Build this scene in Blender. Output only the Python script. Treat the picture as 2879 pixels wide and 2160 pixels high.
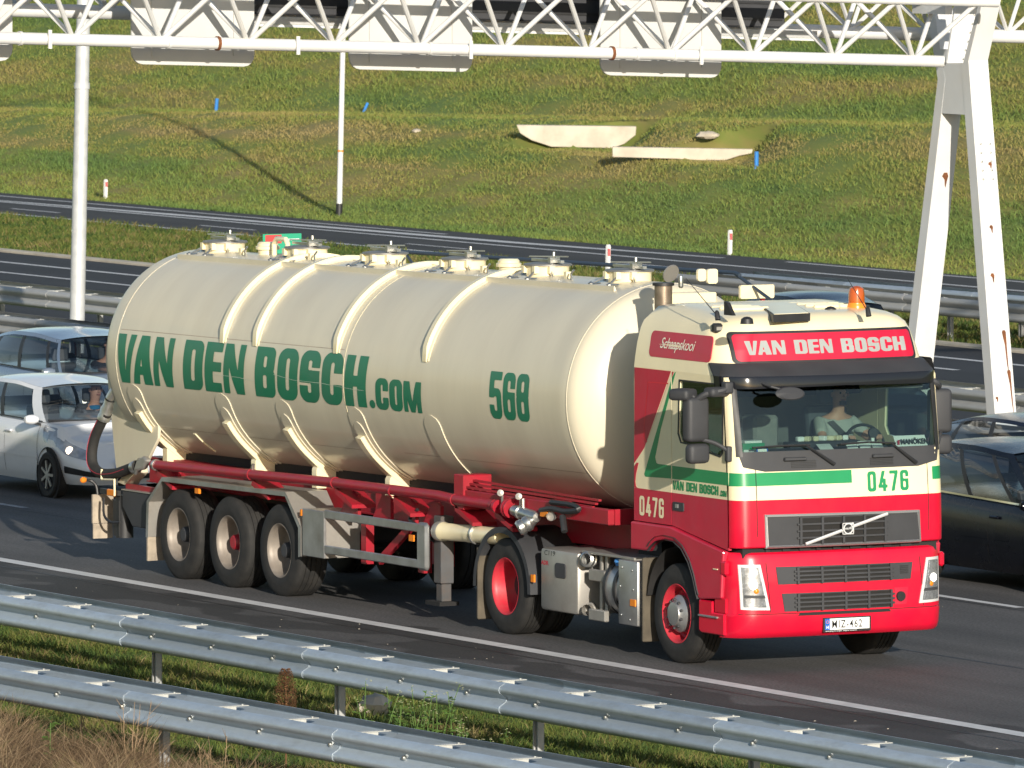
import bpy, bmesh, math, random
import numpy as np
from mathutils import Vector, Matrix
R = math.radians
rnd = random.Random(7)
for o in list(bpy.data.objects): bpy.data.objects.remove(o)
S = bpy.context.scene
COL = S.collection
# ------------------------------------------------------------------ camera
# world frame: x = driving direction of the truck, y = across the road away from the camera, z up
CAM = Vector((81.966, -45.127, 8.718)); YAW, PIT, ROLL = 0.4853717, 0.0620298, -0.00129536
FPX, PW, PH = 25451.37, 2879.0, 2160.0
cd = Vector((-math.cos(YAW)*math.cos(PIT), math.sin(YAW)*math.cos(PIT), -math.sin(PIT)))
cr = cd.cross(Vector((0, 0, 1))).normalized(); cu = cr.cross(cd)
cr2 = math.cos(ROLL)*cr + math.sin(ROLL)*cu; cu2 = -math.sin(ROLL)*cr + math.cos(ROLL)*cu
cam = bpy.data.cameras.new('camera'); camo = bpy.data.objects.new('camera', cam); COL.objects.link(camo)
m = Matrix((cr2, cu2, -cd)).transposed().to_4x4(); m.translation = CAM; camo.matrix_world = m
cam.sensor_fit = 'HORIZONTAL'; cam.sensor_width = 36; cam.lens = FPX/PW*36
cam.clip_start = 1; cam.clip_end = 4000
cam.dof.use_dof = True; cam.dof.focus_distance = 92; cam.dof.aperture_fstop = 14
S.camera = camo
# ------------------------------------------------------------------ sky, sun, exposure
SUN_EL, SUN_AZ = R(14.5), R(15.0)            # azimuth measured from +x towards -y
w = bpy.data.worlds.new('World'); S.world = w; w.use_nodes = True
nt = w.node_tree; bg = nt.nodes['Background']; bg.inputs[1].default_value = 0.105
sky = nt.nodes.new('ShaderNodeTexSky'); sky.sky_type = 'NISHITA'; sky.sun_disc = False
sky.sun_elevation = SUN_EL; sky.sun_rotation = R(90)+SUN_AZ; sky.air_density = 1.0; sky.dust_density = 0.6
nt.links.new(sky.outputs[0], bg.inputs[0])
sl = bpy.data.lights.new('sun', 'SUN'); sl.energy = 4.7; sl.angle = R(0.55); sl.color = (1.0, 0.93, 0.81)
so = bpy.data.objects.new('sun', sl); COL.objects.link(so)
sdir = Vector((math.cos(SUN_EL)*math.cos(SUN_AZ), -math.cos(SUN_EL)*math.sin(SUN_AZ), math.sin(SUN_EL)))
so.rotation_euler = sdir.to_track_quat('Z', 'Y').to_euler(); so.location = (60, -30, 60)
S.view_settings.view_transform = 'Standard'; S.view_settings.look = 'None'
S.view_settings.exposure = 0.42; S.view_settings.gamma = 1; S.view_settings.use_curve_mapping = False
S.render.resolution_x, S.render.resolution_y = 1024, 768
S.render.engine = 'CYCLES'

# ------------------------------------------------------------------ helpers
def pray(px, py): return (cd*FPX + cr2*(px-PW/2) - cu2*(py-PH/2))
def at(px, py, val, ax):
    d = pray(px, py); return CAM + d*((val-CAM[ax])/d[ax])

MATS = {}
def mat(name, col, rough=0.5, metal=0.0, var=0.0, vscale=3.0, bump=0.0, bscale=40.0, coat=0.0, dirt=None, dscale=2.0, damt=0.5, emit=None, estr=1.0, stretch=None, spec=None, orand=0.0):
    """principled material with noise-driven colour variation, optional dirt layer and fine bump"""
    if name in MATS: return MATS[name]
    mt = bpy.data.materials.new(name); mt.use_nodes = True; MATS[name] = mt
    n = mt.node_tree.nodes; l = mt.node_tree.links; b = n['Principled BSDF']
    b.inputs['Roughness'].default_value = rough; b.inputs['Metallic'].default_value = metal
    b.inputs['Base Color'].default_value = (*col, 1)
    if spec is not None: b.inputs['Specular IOR Level'].default_value = spec
    if coat: b.inputs['Coat Weight'].default_value = coat; b.inputs['Coat Roughness'].default_value = 0.08
    if emit: b.inputs['Emission Color'].default_value = (*emit, 1); b.inputs['Emission Strength'].default_value = estr
    tc = n.new('ShaderNodeTexCoord'); mp = n.new('ShaderNodeMapping'); l.new(tc.outputs['Object'], mp.inputs[0])
    if stretch: mp.inputs['Scale'].default_value = stretch
    src = None
    if var > 0:
        no = n.new('ShaderNodeTexNoise'); no.inputs['Scale'].default_value = vscale; no.inputs['Detail'].default_value = 6
        l.new(mp.outputs[0], no.inputs['Vector'])
        mr = n.new('ShaderNodeMapRange'); mr.inputs[1].default_value = 0.3; mr.inputs[2].default_value = 0.7
        mr.inputs[3].default_value = 1-var; mr.inputs[4].default_value = 1+var; l.new(no.outputs[0], mr.inputs[0])
        mx = n.new('ShaderNodeMix'); mx.data_type = 'RGBA'; mx.blend_type = 'MULTIPLY'; mx.inputs[0].default_value = 1
        mx.inputs[6].default_value = (*col, 1); l.new(mr.outputs[0], mx.inputs[7]); src = mx.outputs[2]
        l.new(src, b.inputs['Base Color'])
        m2 = n.new('ShaderNodeMapRange'); m2.inputs[3].default_value = max(0.02, rough-0.08); m2.inputs[4].default_value = min(1, rough+0.12)
        l.new(no.outputs[0], m2.inputs[0]); l.new(m2.outputs[0], b.inputs['Roughness'])
    if dirt:
        nd = n.new('ShaderNodeTexNoise'); nd.inputs['Scale'].default_value = dscale; nd.inputs['Detail'].default_value = 8; nd.inputs['Roughness'].default_value = 0.65
        l.new(mp.outputs[0], nd.inputs['Vector'])
        rp = n.new('ShaderNodeMapRange'); rp.inputs[1].default_value = 0.42; rp.inputs[2].default_value = 0.75; rp.inputs[3].default_value = 0; rp.inputs[4].default_value = damt
        l.new(nd.outputs[0], rp.inputs[0])
        md = n.new('ShaderNodeMix'); md.data_type = 'RGBA'; l.new(rp.outputs[0], md.inputs[0])
        if src: l.new(src, md.inputs[6])
        else: md.inputs[6].default_value = (*col, 1)
        md.inputs[7].default_value = (*dirt, 1); l.new(md.outputs[2], b.inputs['Base Color'])
    if orand and b.inputs['Base Color'].links:      # every piece weathered a little differently
        oi = n.new('ShaderNodeObjectInfo'); rr_ = n.new('ShaderNodeMapRange'); rr_.inputs[3].default_value = 1-orand; rr_.inputs[4].default_value = 1+orand*.6; l.new(oi.outputs['Random'], rr_.inputs[0])
        mo = n.new('ShaderNodeMix'); mo.data_type = 'RGBA'; mo.blend_type = 'MULTIPLY'; mo.inputs[0].default_value = 1; l.new(b.inputs['Base Color'].links[0].from_socket, mo.inputs[6]); l.new(rr_.outputs[0], mo.inputs[7]); l.new(mo.outputs[2], b.inputs['Base Color'])
    if bump:
        nb = n.new('ShaderNodeTexNoise'); nb.inputs['Scale'].default_value = bscale; nb.inputs['Detail'].default_value = 4
        l.new(tc.outputs['Object'], nb.inputs['Vector'])
        bp = n.new('ShaderNodeBump'); bp.inputs['Strength'].default_value = bump; bp.inputs['Distance'].default_value = 0.02
        l.new(nb.outputs[0], bp.inputs['Height']); l.new(bp.outputs[0], b.inputs['Normal'])
    return mt

def glass(name, tint, refl=1.0):
    if name in MATS: return MATS[name]
    mt = bpy.data.materials.new(name); mt.use_nodes = True; MATS[name] = mt
    n = mt.node_tree.nodes; l = mt.node_tree.links; n.remove(n['Principled BSDF'])
    tr = n.new('ShaderNodeBsdfTransparent'); tr.inputs[0].default_value = (*tint, 1)
    gl = n.new('ShaderNodeBsdfGlossy'); gl.inputs['Roughness'].default_value = 0.01; gl.inputs[0].default_value = (refl, refl, refl, 1)
    fr = n.new('ShaderNodeFresnel'); ge = n.new('ShaderNodeNewGeometry'); mr = n.new('ShaderNodeMapRange'); mr.inputs[3].default_value = 1.5; mr.inputs[4].default_value = 1/1.5
    l.new(ge.outputs['Backfacing'], mr.inputs[0]); l.new(mr.outputs[0], fr.inputs[0])
    mx = n.new('ShaderNodeMixShader'); l.new(fr.outputs[0], mx.inputs[0]); l.new(tr.outputs[0], mx.inputs[1]); l.new(gl.outputs[0], mx.inputs[2])
    l.new(mx.outputs[0], n['Material Output'].inputs[0]); return mt

class MB:
    def __init__(s): s.v = []; s.f = []; s.m = []
    def add(s, vs, fs, mi=0):
        k = len(s.v); s.v += [tuple(v) for v in vs]; s.f += [tuple(i+k for i in f) for f in fs]; s.m += [mi]*len(fs); return s
    def box(s, x0, x1, y0, y1, z0, z1, mi=0):
        return s.add([(x0,y0,z0),(x1,y0,z0),(x1,y1,z0),(x0,y1,z0),(x0,y0,z1),(x1,y0,z1),(x1,y1,z1),(x0,y1,z1)],
                     [(0,3,2,1),(4,5,6,7),(0,1,5,4),(1,2,6,5),(2,3,7,6),(3,0,4,7)], mi)
    def bar(s, a, b, w, h, up=(0,0,1), mi=0):
        a = Vector(a); b = Vector(b); d = (b-a).normalized(); u = Vector(up); sd = d.cross(u)
        if sd.length < 1e-4: sd = d.cross(Vector((1,0,0)))
        sd.normalize(); u = sd.cross(d); sd *= w/2; u = u*h/2
        vs = [a-sd-u, a+sd-u, a+sd+u, a-sd+u, b-sd-u, b+sd-u, b+sd+u, b-sd+u]
        return s.add(vs, [(0,1,2,3),(7,6,5,4),(0,4,5,1),(1,5,6,2),(2,6,7,3),(3,7,4,0)], mi)
    def tube(s, pts, r, n=8, mi=0, cap=True):
        pts = [Vector(p) for p in pts]; k = len(s.v); N = len(pts); ref = None
        for i, p in enumerate(pts):
            d = (pts[min(i+1, N-1)]-pts[max(i-1, 0)]).normalized()
            if ref is None: ref = Vector((0,0,1)) if abs(d.z) < .9 else Vector((1,0,0))
            a = d.cross(ref).normalized(); b = a.cross(d); ref = b
            rr = r[i] if isinstance(r, (list, tuple)) else r
            for j in range(n):
                t = 2*math.pi*j/n; s.v.append(tuple(p + a*(rr*math.cos(t)) + b*(rr*math.sin(t))))
        for i in range(N-1):
            for j in range(n):
                s.f.append((k+i*n+j, k+i*n+(j+1)%n, k+(i+1)*n+(j+1)%n, k+(i+1)*n+j)); s.m.append(mi)
        if cap:
            s.f.append(tuple(k+j for j in range(n-1, -1, -1))); s.m.append(mi)
            s.f.append(tuple(k+(N-1)*n+j for j in range(n))); s.m.append(mi)
        return s
    def lathe(s, prof, o=(0,0,0), ax=(0,1,0), n=32, mi=0, mis=None):
        """prof: list of (radius, distance along axis)"""
        o = Vector(o); ax = Vector(ax).normalized(); a = ax.orthogonal().normalized(); b = ax.cross(a); k = len(s.v)
        for r, h in prof:
            for j in range(n):
                t = 2*math.pi*j/n; s.v.append(tuple(o + ax*h + a*(r*math.cos(t)) + b*(r*math.sin(t))))
        for i in range(len(prof)-1):
            for j in range(n):
                s.f.append((k+i*n+j, k+i*n+(j+1)%n, k+(i+1)*n+(j+1)%n, k+(i+1)*n+j)); s.m.append(mis[i] if mis else mi)
        return s
    def prism(s, poly, ax, d0, d1, mi=0):
        """poly: 2-d outline in the two axes other than ax (x,z for ax=1; y,z for ax=0; x,y for ax=2)"""
        def P(q, d):
            return (d, q[0], q[1]) if ax == 0 else (q[0], d, q[1]) if ax == 1 else (q[0], q[1], d)
        N = len(poly); vs = [P(q, d0) for q in poly]+[P(q, d1) for q in poly]
        fs = [tuple(range(N)), tuple(range(2*N-1, N-1, -1))]+[(i, i+N, (i+1)%N+N, (i+1)%N) for i in range(N)]
        return s.add(vs, fs, mi)
    def loft(s, rows, closed=False, mi=0, cap=False, mf=None):
        k = len(s.v); n = len(rows[0])
        for r in rows: s.v += [tuple(q) for q in r]
        for i in range(len(rows)-1):
            for j in range(n if closed else n-1):
                s.f.append((k+i*n+j, k+i*n+(j+1)%n, k+(i+1)*n+(j+1)%n, k+(i+1)*n+j)); s.m.append(mf(i, j) if mf else mi)
        if cap:
            s.f.append(tuple(k+j for j in range(n-1, -1, -1))); s.m.append(mi)
            s.f.append(tuple(k+(len(rows)-1)*n+j for j in range(n))); s.m.append(mi)
        return s
    def build(s, name, mats, parent=None, bevel=0.0, seg=1, ang=35, smooth=True):
        me = bpy.data.meshes.new(name); me.from_pydata(s.v, [], s.f); me.update()
        if not isinstance(mats, (list, tuple)): mats = [mats]
        for q in mats: me.materials.append(q)
        me.polygons.foreach_set('material_index', s.m)
        bm = bmesh.new(); bm.from_mesh(me)
        bmesh.ops.recalc_face_normals(bm, faces=bm.faces)
        if bevel:
            es = [e for e in bm.edges if len(e.link_faces) == 2 and e.calc_face_angle(0) > R(28)]
            bmesh.ops.bevel(bm, geom=es, offset=bevel, segments=seg, profile=0.5, affect='EDGES', clamp_overlap=True)
        bm.to_mesh(me); bm.free()
        if smooth: me.shade_smooth(); me.set_sharp_from_angle(angle=R(ang))
        return link(bpy.data.objects.new(name, me), parent)

def link(o, parent=None):
    COL.objects.link(o)
    if parent is not None:
        o.parent = parent
        if parent.type == 'EMPTY' or parent.location.length > 0:
            o.matrix_parent_inverse = Matrix.Translation(-Vector(parent.location))
    return o
def tag(o, label, cat, group=None):
    o['label'] = label; o['category'] = cat
    if group: o['group'] = group
    return o
def thing(name, label, cat, loc=(0,0,0), group=None):
    o = bpy.data.objects.new(name, None); o.location = loc; o.empty_display_size = 0.2; COL.objects.link(o)
    return tag(o, label, cat, group)
def struct(o, label, cat): tag(o, label, cat); o['kind'] = 'structure'; return o
def inst(src, parent, M, name=None):
    """copy of a part sharing its mesh, placed by a world matrix"""
    o = bpy.data.objects.new(name or src.name.split('.')[0], src.data); COL.objects.link(o); o.parent = parent
    pl = Vector(parent.location) if parent is not None else Vector((0,0,0))
    o.matrix_parent_inverse = Matrix.Translation(-pl); o.matrix_basis = M; return o

def plate(name, outline, holes, ax, d0, d1, mats, parent, bevel=0.0):
    """flat plate with holes, extruded between d0 and d1 along axis ax"""
    def P(q, d): return Vector((d, q[0], q[1])) if ax == 0 else Vector((q[0], d, q[1]))
    bm = bmesh.new(); es = []
    for loop in [outline]+holes:
        vs = [bm.verts.new(P(q, d0)) for q in loop]
        es += [bm.edges.new((vs[i], vs[(i+1) % len(vs)])) for i in range(len(vs))]
    bmesh.ops.triangle_fill(bm, use_beauty=True, use_dissolve=False, edges=es)
    geo = bmesh.ops.extrude_face_region(bm, geom=bm.faces[:])
    off = P((0, 0), d1)-P((0, 0), d0)
    bmesh.ops.translate(bm, verts=[g for g in geo['geom'] if isinstance(g, bmesh.types.BMVert)], vec=off)
    bmesh.ops.recalc_face_normals(bm, faces=bm.faces)
    if bevel:
        es = [e for e in bm.edges if len(e.link_faces) == 2 and e.calc_face_angle(0) > R(60)]
        bmesh.ops.bevel(bm, geom=es, offset=bevel, segments=2, profile=0.5, affect='EDGES', clamp_overlap=True)
    me = bpy.data.meshes.new(name); bm.to_mesh(me); bm.free(); me.materials.append(mats)
    return link(bpy.data.objects.new(name, me), parent)

def rrect(x0, z0, x1, z1, r, n=4):
    o = []
    for cx, cz, a in ((x1-r, z1-r, 0), (x0+r, z1-r, 90), (x0+r, z0+r, 180), (x1-r, z0+r, 270)):
        for i in range(n+1): t = R(a+90*i/n); o.append((cx+r*math.cos(t), cz+r*math.sin(t)))
    return o

def patch(c, n, k, fn, off=0.0, thick=0.01):
    """bilinear quad patch c=[(a,b)x4] (bl, br, tr, tl) mapped on a surface fn(a,b,offset); closed thin slab"""
    rows = []
    for o in (off, off-thick):
        for i in range(k+1):
            v = i/k; r = []
            for j in range(n+1):
                u = j/n
                a = (1-u)*(1-v)*c[0][0]+u*(1-v)*c[1][0]+u*v*c[2][0]+(1-u)*v*c[3][0]
                b = (1-u)*(1-v)*c[0][1]+u*(1-v)*c[1][1]+u*v*c[2][1]+(1-u)*v*c[3][1]
                r.append(fn(a, b, o))
            rows.append(r)
    mb = MB(); mb.loft(rows[:k+1]); b0 = len(mb.v); mb.loft(rows[k+1:])
    N = n+1
    ring = [j for j in range(N)]+[i*N+n for i in range(1, k+1)]+[k*N+j for j in range(n-1, -1, -1)]+[i*N for i in range(k-1, 0, -1)]
    for i in range(len(ring)):
        a, b = ring[i], ring[(i+1) % len(ring)]; mb.f.append((a, b, b+b0, a+b0)); mb.m.append(0)
    return mb

# ------------------------------------------------------------------ lettering: glyphs as implicit shapes, meshed with marching squares
def _rb(u, v, x0, y0, x1, y1, r):
    qx = np.abs(u-(x0+x1)/2)-(x1-x0)/2+r; qy = np.abs(v-(y0+y1)/2)-(y1-y0)/2+r
    return np.hypot(np.maximum(qx, 0), np.maximum(qy, 0))+np.minimum(np.maximum(qx, qy), 0)-r
def _pl(u, v, pts):
    d = None; N = len(pts); cx = sum(p[0] for p in pts)/N; cy = sum(p[1] for p in pts)/N
    for i in range(N):
        (ax, ay), (bx, by) = pts[i], pts[(i+1) % N]; nx, ny = by-ay, ax-bx; L = math.hypot(nx, ny); nx /= L; ny /= L
        if (cx-ax)*nx+(cy-ay)*ny > 0: nx, ny = -nx, -ny
        e = (u-ax)*nx+(v-ay)*ny; d = e if d is None else np.maximum(d, e)
    return d
U_ = np.minimum; X_ = np.maximum
def g_V(u, v): return X_(_pl(u, v, [(0,1),(.62,1),(.44,0),(.16,0)]), -_pl(u, v, [(.27,1.1),(.43,1.1),(.43,1),(.335,.3),(.27,1)]) if 0 else -_pl(u, v, [(.26,1.05),(.44,1.05),(.34,.25),(.32,.25)]))
def g_A(u, v): return U_(U_(_pl(u, v, [(0,0),(.2,0),(.36,1),(.22,1)]), _pl(u, v, [(.38,0),(.66,0),(.50,1),(.24,1)])), _pl(u, v, [(.12,.2),(.5,.2),(.48,.36),(.15,.36)]))
def g_N(u, v): return U_(U_(_rb(u, v, 0, 0, .17, 1, 0), _rb(u, v, .47, 0, .64, 1, 0)), _pl(u, v, [(0,1),(.24,1),(.64,0),(.40,0)]))
def g_D(u, v): return X_(U_(_rb(u, v, 0, 0, .62, 1, .17), _rb(u, v, 0, 0, .3, 1, 0)), -_rb(u, v, .25, .17, .38, .83, .06))
def g_E(u, v): return X_(X_(_rb(u, v, 0, 0, .52, 1, 0), -_rb(u, v, .25, .6, .6, .82, 0)), -_rb(u, v, .25, .18, .6, .42, 0))
def g_B(u, v): return X_(X_(X_(U_(U_(_rb(u, v, 0, .46, .6, 1, .15), _rb(u, v, 0, 0, .63, .56, .15)), _rb(u, v, 0, 0, .3, 1, 0)), -_rb(u, v, .25, .59, .36, .83, .05)), -_rb(u, v, .25, .17, .38, .45, .05)), -_pl(u, v, [(.57,.51),(.7,.58),(.7,.45)]))
def g_O(u, v): return X_(_rb(u, v, 0, -.015, .62, 1.015, .23), -_rb(u, v, .25, .17, .37, .83, .06))
def g_C(u, v): return X_(g_O(u, v), -_rb(u, v, .34, .38, .8, .62, 0))
def g_S(u, v):
    o = _rb(u, v, 0, -.015, .6, 1.015, .22)
    o = X_(o, -_rb(u, v, .24, .62, .36, .83, .05)); o = X_(o, -_rb(u, v, .34, .62, .8, .69, 0))
    o = X_(o, -_rb(u, v, .24, .17, .36, .38, .05)); o = X_(o, -_rb(u, v, -.2, .31, .26, .38, 0))
    return o
def g_H(u, v): return U_(U_(_rb(u, v, 0, 0, .25, 1, 0), _rb(u, v, .39, 0, .64, 1, 0)), _rb(u, v, .2, .4, .5, .6, 0))
def g_M(u, v): return U_(U_(_rb(u, v, 0, 0, .17, 1, 0), _rb(u, v, .66, 0, .85, 1, 0)), U_(_pl(u, v, [(0,1),(.27,1),(.5,0),(.33,0)]), _pl(u, v, [(.60,1),(.85,1),(.52,0),(.37,0)])))
def g_dot(u, v): return np.hypot(u-.13, v-.13)-.13
def g_0(u, v): return X_(_rb(u, v, 0, 0, .5, 1, .17), -_rb(u, v, .18, .16, .32, .84, .07))
def g_4(u, v): return U_(U_(_rb(u, v, .27, 0, .44, .62, 0), _rb(u, v, 0, .17, .54, .32, 0)), _pl(u, v, [(.22,1),(.41,1),(.18,.2),(0,.2)]))
def g_7(u, v): return U_(_rb(u, v, 0, .84, .5, 1, 0), _pl(u, v, [(.31,1),(.5,1),(.5,.84),(.28,0),(.09,0),(.31,.84)]) if 0 else _pl(u, v, [(.32,.9),(.5,.9),(.28,0),(.09,0)]))
def g_6(u, v):
    o = X_(_rb(u, v, 0, 0, .5, 1, .17), -_rb(u, v, .18, .15, .32, .45, .06)); o = X_(o, -_rb(u, v, .18, .58, .32, .85, .06)); return X_(o, -_rb(u, v, .26, .58, .8, .68, 0))
def g_8(u, v): return X_(X_(X_(X_(_rb(u, v, 0, 0, .5, 1, .16), -_rb(u, v, .18, .14, .32, .43, .06)), -_rb(u, v, .18, .6, .32, .86, .06)), -_pl(u, v, [(-.05,.55),(-.05,.47),(.03,.51)])), -_pl(u, v, [(.55,.55),(.55,.47),(.47,.51)]))
def g_5(u, v):
    o = U_(_rb(u, v, 0, .84, .49, 1, 0), _rb(u, v, 0, .46, .18, 1, 0)); b = X_(_rb(u, v, 0, 0, .5, .64, .17), -_rb(u, v, .18, .15, .32, .49, .06)); b = X_(b, -_rb(u, v, -.2, .28, .25, .46, 0)); return U_(o, b)
GL = {'V':(g_V,.62),'A':(g_A,.66),'N':(g_N,.64),'D':(g_D,.62),'E':(g_E,.52),'B':(g_B,.63),'O':(g_O,.62),'S':(g_S,.6),'C':(g_C,.62),'H':(g_H,.64),'M':(g_M,.85),'.':(g_dot,.26),
      '0':(g_0,.5),'4':(g_4,.54),'7':(g_7,.5),'6':(g_6,.5),'8':(g_8,.5),'5':(g_5,.5)}
def lettering(name, items, W, H, cell, fn, matr, parent, bold=0.0):
    """items: list of (text, x0, y0, height, x-scale, gap). fn(a,b) maps (0..W, 0..H) metres to world"""
    nx = int(W/cell)+2; ny = int(H/cell)+2
    u, v = np.meshgrid(np.arange(nx)*W/(nx-1), np.arange(ny)*H/(ny-1), indexing='ij'); d = np.full(u.shape, 9.0)
    for it in items:
        if callable(it): d = np.minimum(d, it(u, v)); continue
        txt, x0, y0, h, xs, gap = it; x = x0
        for c in txt:
            if c == ' ': x += .22*h*xs; continue
            if c == 'A' and txt[max(0, txt.index('A')-1)] == 'V': x -= .10*h*xs
            f, gw = GL[c]; d = np.minimum(d, f((u-x)/(h*xs), (v-y0)/h)*h-bold); x += (gw+gap)*h*xs
    vs = []; idx = {}; fs = []
    def V(key, a, b):
        if key not in idx: idx[key] = len(vs); vs.append(fn(a, b))
        return idx[key]
    ins = d < 0
    for i in range(nx-1):
        for j in range(ny-1):
            cs = [(i, j), (i+1, j), (i+1, j+1), (i, j+1)]
            if not (ins[i, j] or ins[i+1, j] or ins[i+1, j+1] or ins[i, j+1]): continue
            poly = []
            for q in range(4):
                a, b = cs[q], cs[(q+1) % 4]
                if ins[a]: poly.append(V(a, u[a], v[a]))
                if ins[a] != ins[b]:
                    t = d[a]/(d[a]-d[b]); key = (min(a, b), max(a, b))
                    poly.append(V(key, u[a]+t*(u[b]-u[a]), v[a]+t*(v[b]-v[a])))
            if len(poly) >= 3: fs.append(tuple(poly))
    me = bpy.data.meshes.new(name); me.from_pydata(vs, [], fs); me.update(); me.materials.append(matr)
    return link(bpy.data.objects.new(name, me), parent)

def words(name, items, W, H, cell, fn, matr, parent, bold=0.0):
    for it in items: lettering(name, [it], W, H, cell, fn, matr, parent, bold)

def ftext(name, body, size, M, matr, parent, shear=0.0, bold=0.0, xs=1.0, align='LEFT', space=1.0):
    """flat lettering from the built-in typeface, turned into mesh; local x right, y up, placed by matrix M"""
    cu_ = bpy.data.curves.new(name, 'FONT'); cu_.body = body; cu_.size = size; cu_.shear = shear; cu_.offset = bold
    cu_.resolution_u = 3; cu_.align_x = align; cu_.space_character = space
    o = bpy.data.objects.new(name, cu_); COL.objects.link(o); bpy.context.view_layer.update()
    me = bpy.data.meshes.new_from_object(o.evaluated_get(bpy.context.evaluated_depsgraph_get()))
    bpy.data.objects.remove(o); bpy.data.curves.remove(cu_); me.name = name
    me.transform(M @ Matrix.Diagonal((xs, 1, 1, 1))); me.materials.clear(); me.materials.append(matr)
    return link(bpy.data.objects.new(name, me), parent)
def frame(o, ex, ey):
    ex = Vector(ex).normalized(); ey = Vector(ey).normalized(); ez = ex.cross(ey)
    M = Matrix((ex, ey, ez)).transposed().to_4x4(); M.translation = Vector(o); return M
# ================================================================== materials
M_cream = mat('cream paint', (.80,.70,.46), .32, var=.05, vscale=1.2, coat=.35, dirt=(.55,.47,.34), dscale=1.1, damt=.35)
M_tank = mat('cream tank paint', (.63,.57,.435), .36, var=.04, vscale=.8, coat=.25, dirt=(.47,.40,.29), dscale=.9, damt=.35, stretch=(2.2,.7,.35), bump=.04, bscale=3)
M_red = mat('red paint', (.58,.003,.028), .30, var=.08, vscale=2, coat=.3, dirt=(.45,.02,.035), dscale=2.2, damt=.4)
M_redside = mat('dusty dimmed red paint', (.44,.009,.036), .42, var=.08, vscale=2.5, coat=.2, dirt=(.34,.06,.08), dscale=3, damt=.3)  # dusty, with the weaker light on the cab side darkened into the red
M_redframe = mat('red chassis paint', (.33,.006,.020), .42, var=.12, vscale=3, dirt=(.16,.03,.03), dscale=4, damt=.6)
M_green = mat('green stripe paint', (.012,.235,.085), .32, var=.05, coat=.35)
M_greendark = mat('green tank lettering', (.008,.165,.085), .4, var=.08, vscale=2, dirt=(.05,.16,.11), dscale=1.5, damt=.5)
M_black = mat('black plastic', (.018,.018,.019), .5, var=.15, vscale=6)
M_blackm = mat('matt charcoal plastic', (.034,.035,.039), .62, var=.12, vscale=4)
M_dark = mat('dark underbody', (.012,.011,.011), .8, var=.3, vscale=3)
M_rubber = mat('tyre rubber', (.014,.0135,.013), .78, var=.25, vscale=5, dirt=(.05,.044,.038), dscale=7, damt=.4)
M_rim = mat('dusty steel rim', (.27,.235,.20), .5, metal=.25, var=.15, vscale=4, dirt=(.15,.11,.08), dscale=5, damt=.6)
M_redrim = mat('red rim', (.52,.02,.04), .45, var=.15, vscale=5, dirt=(.25,.10,.08), dscale=6, damt=.5)
M_alu = mat('aluminium', (.42,.42,.42), .38, metal=.75, var=.12, vscale=4, dirt=(.20,.17,.14), dscale=3, damt=.5)
M_alutank = mat('brushed aluminium box', (.40,.38,.35), .42, metal=.55, var=.1, vscale=3, dirt=(.17,.145,.12), dscale=3, damt=.55)
M_steel = mat('steel fittings', (.50,.50,.48), .3, metal=.9, var=.15, vscale=8)
M_chrome = mat('bright trim', (.72,.72,.72), .15, metal=1.0)
M_silver = mat('silver grille trim', (.42,.42,.43), .3, metal=.7)
M_galv = mat('galvanised steel', (.43,.49,.55), .42, metal=.35, var=.10, vscale=5, dirt=(.22,.24,.25), dscale=5, damt=.65, stretch=(.5,1,1.5), bump=.1, bscale=25, orand=.22)
M_galvold = mat('weathered galvanised steel', (.42,.42,.41), .55, metal=.2, var=.12, vscale=3, dirt=(.22,.21,.20), dscale=3, damt=.6, stretch=(.4,1,1), orand=.2)
M_spacer = mat('zinc spacer', (.46,.46,.43), .5, metal=.2, var=.12, vscale=9)
M_white = mat('white steel paint', (.60,.605,.605), .45, var=.05, vscale=1.5, dirt=(.55,.50,.42), dscale=1.4, damt=.35)
M_rust = mat('rust', (.16,.055,.018), .85, var=.4, vscale=14)
M_signback = mat('sign back', (.50,.50,.485), .5, var=.04, vscale=1.5, dirt=(.5,.48,.44), dscale=2, damt=.3)
M_lampgrey = mat('galvanised lamp post', (.50,.51,.51), .5, metal=.2, var=.10, vscale=6, bump=.05, bscale=30)
M_conc = mat('concrete', (.52,.46,.37), .85, var=.12, vscale=1.5, dirt=(.28,.24,.18), dscale=1.8, damt=.6, bump=.15, bscale=10)
M_line = mat('road paint', (.62,.61,.60), .6, var=.10, vscale=2.0, dirt=(.25,.24,.24), dscale=6, damt=.35)
M_lineworn = mat('worn road paint', (.34,.34,.35), .7, var=.25, vscale=5, dirt=(.10,.10,.11), dscale=8, damt=.9)
M_blue = mat('blue stake', (.02,.17,.48), .5, var=.1)
M_amber = mat('amber lens', (.75,.22,.02), .25, var=.05)
M_glass = glass('window glass', (.70,.78,.76))
M_glassd = glass('car window glass', (.50,.55,.58), 1.0)
M_skin = mat('skin', (.50,.26,.18), .55, var=.08, vscale=8)

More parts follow.
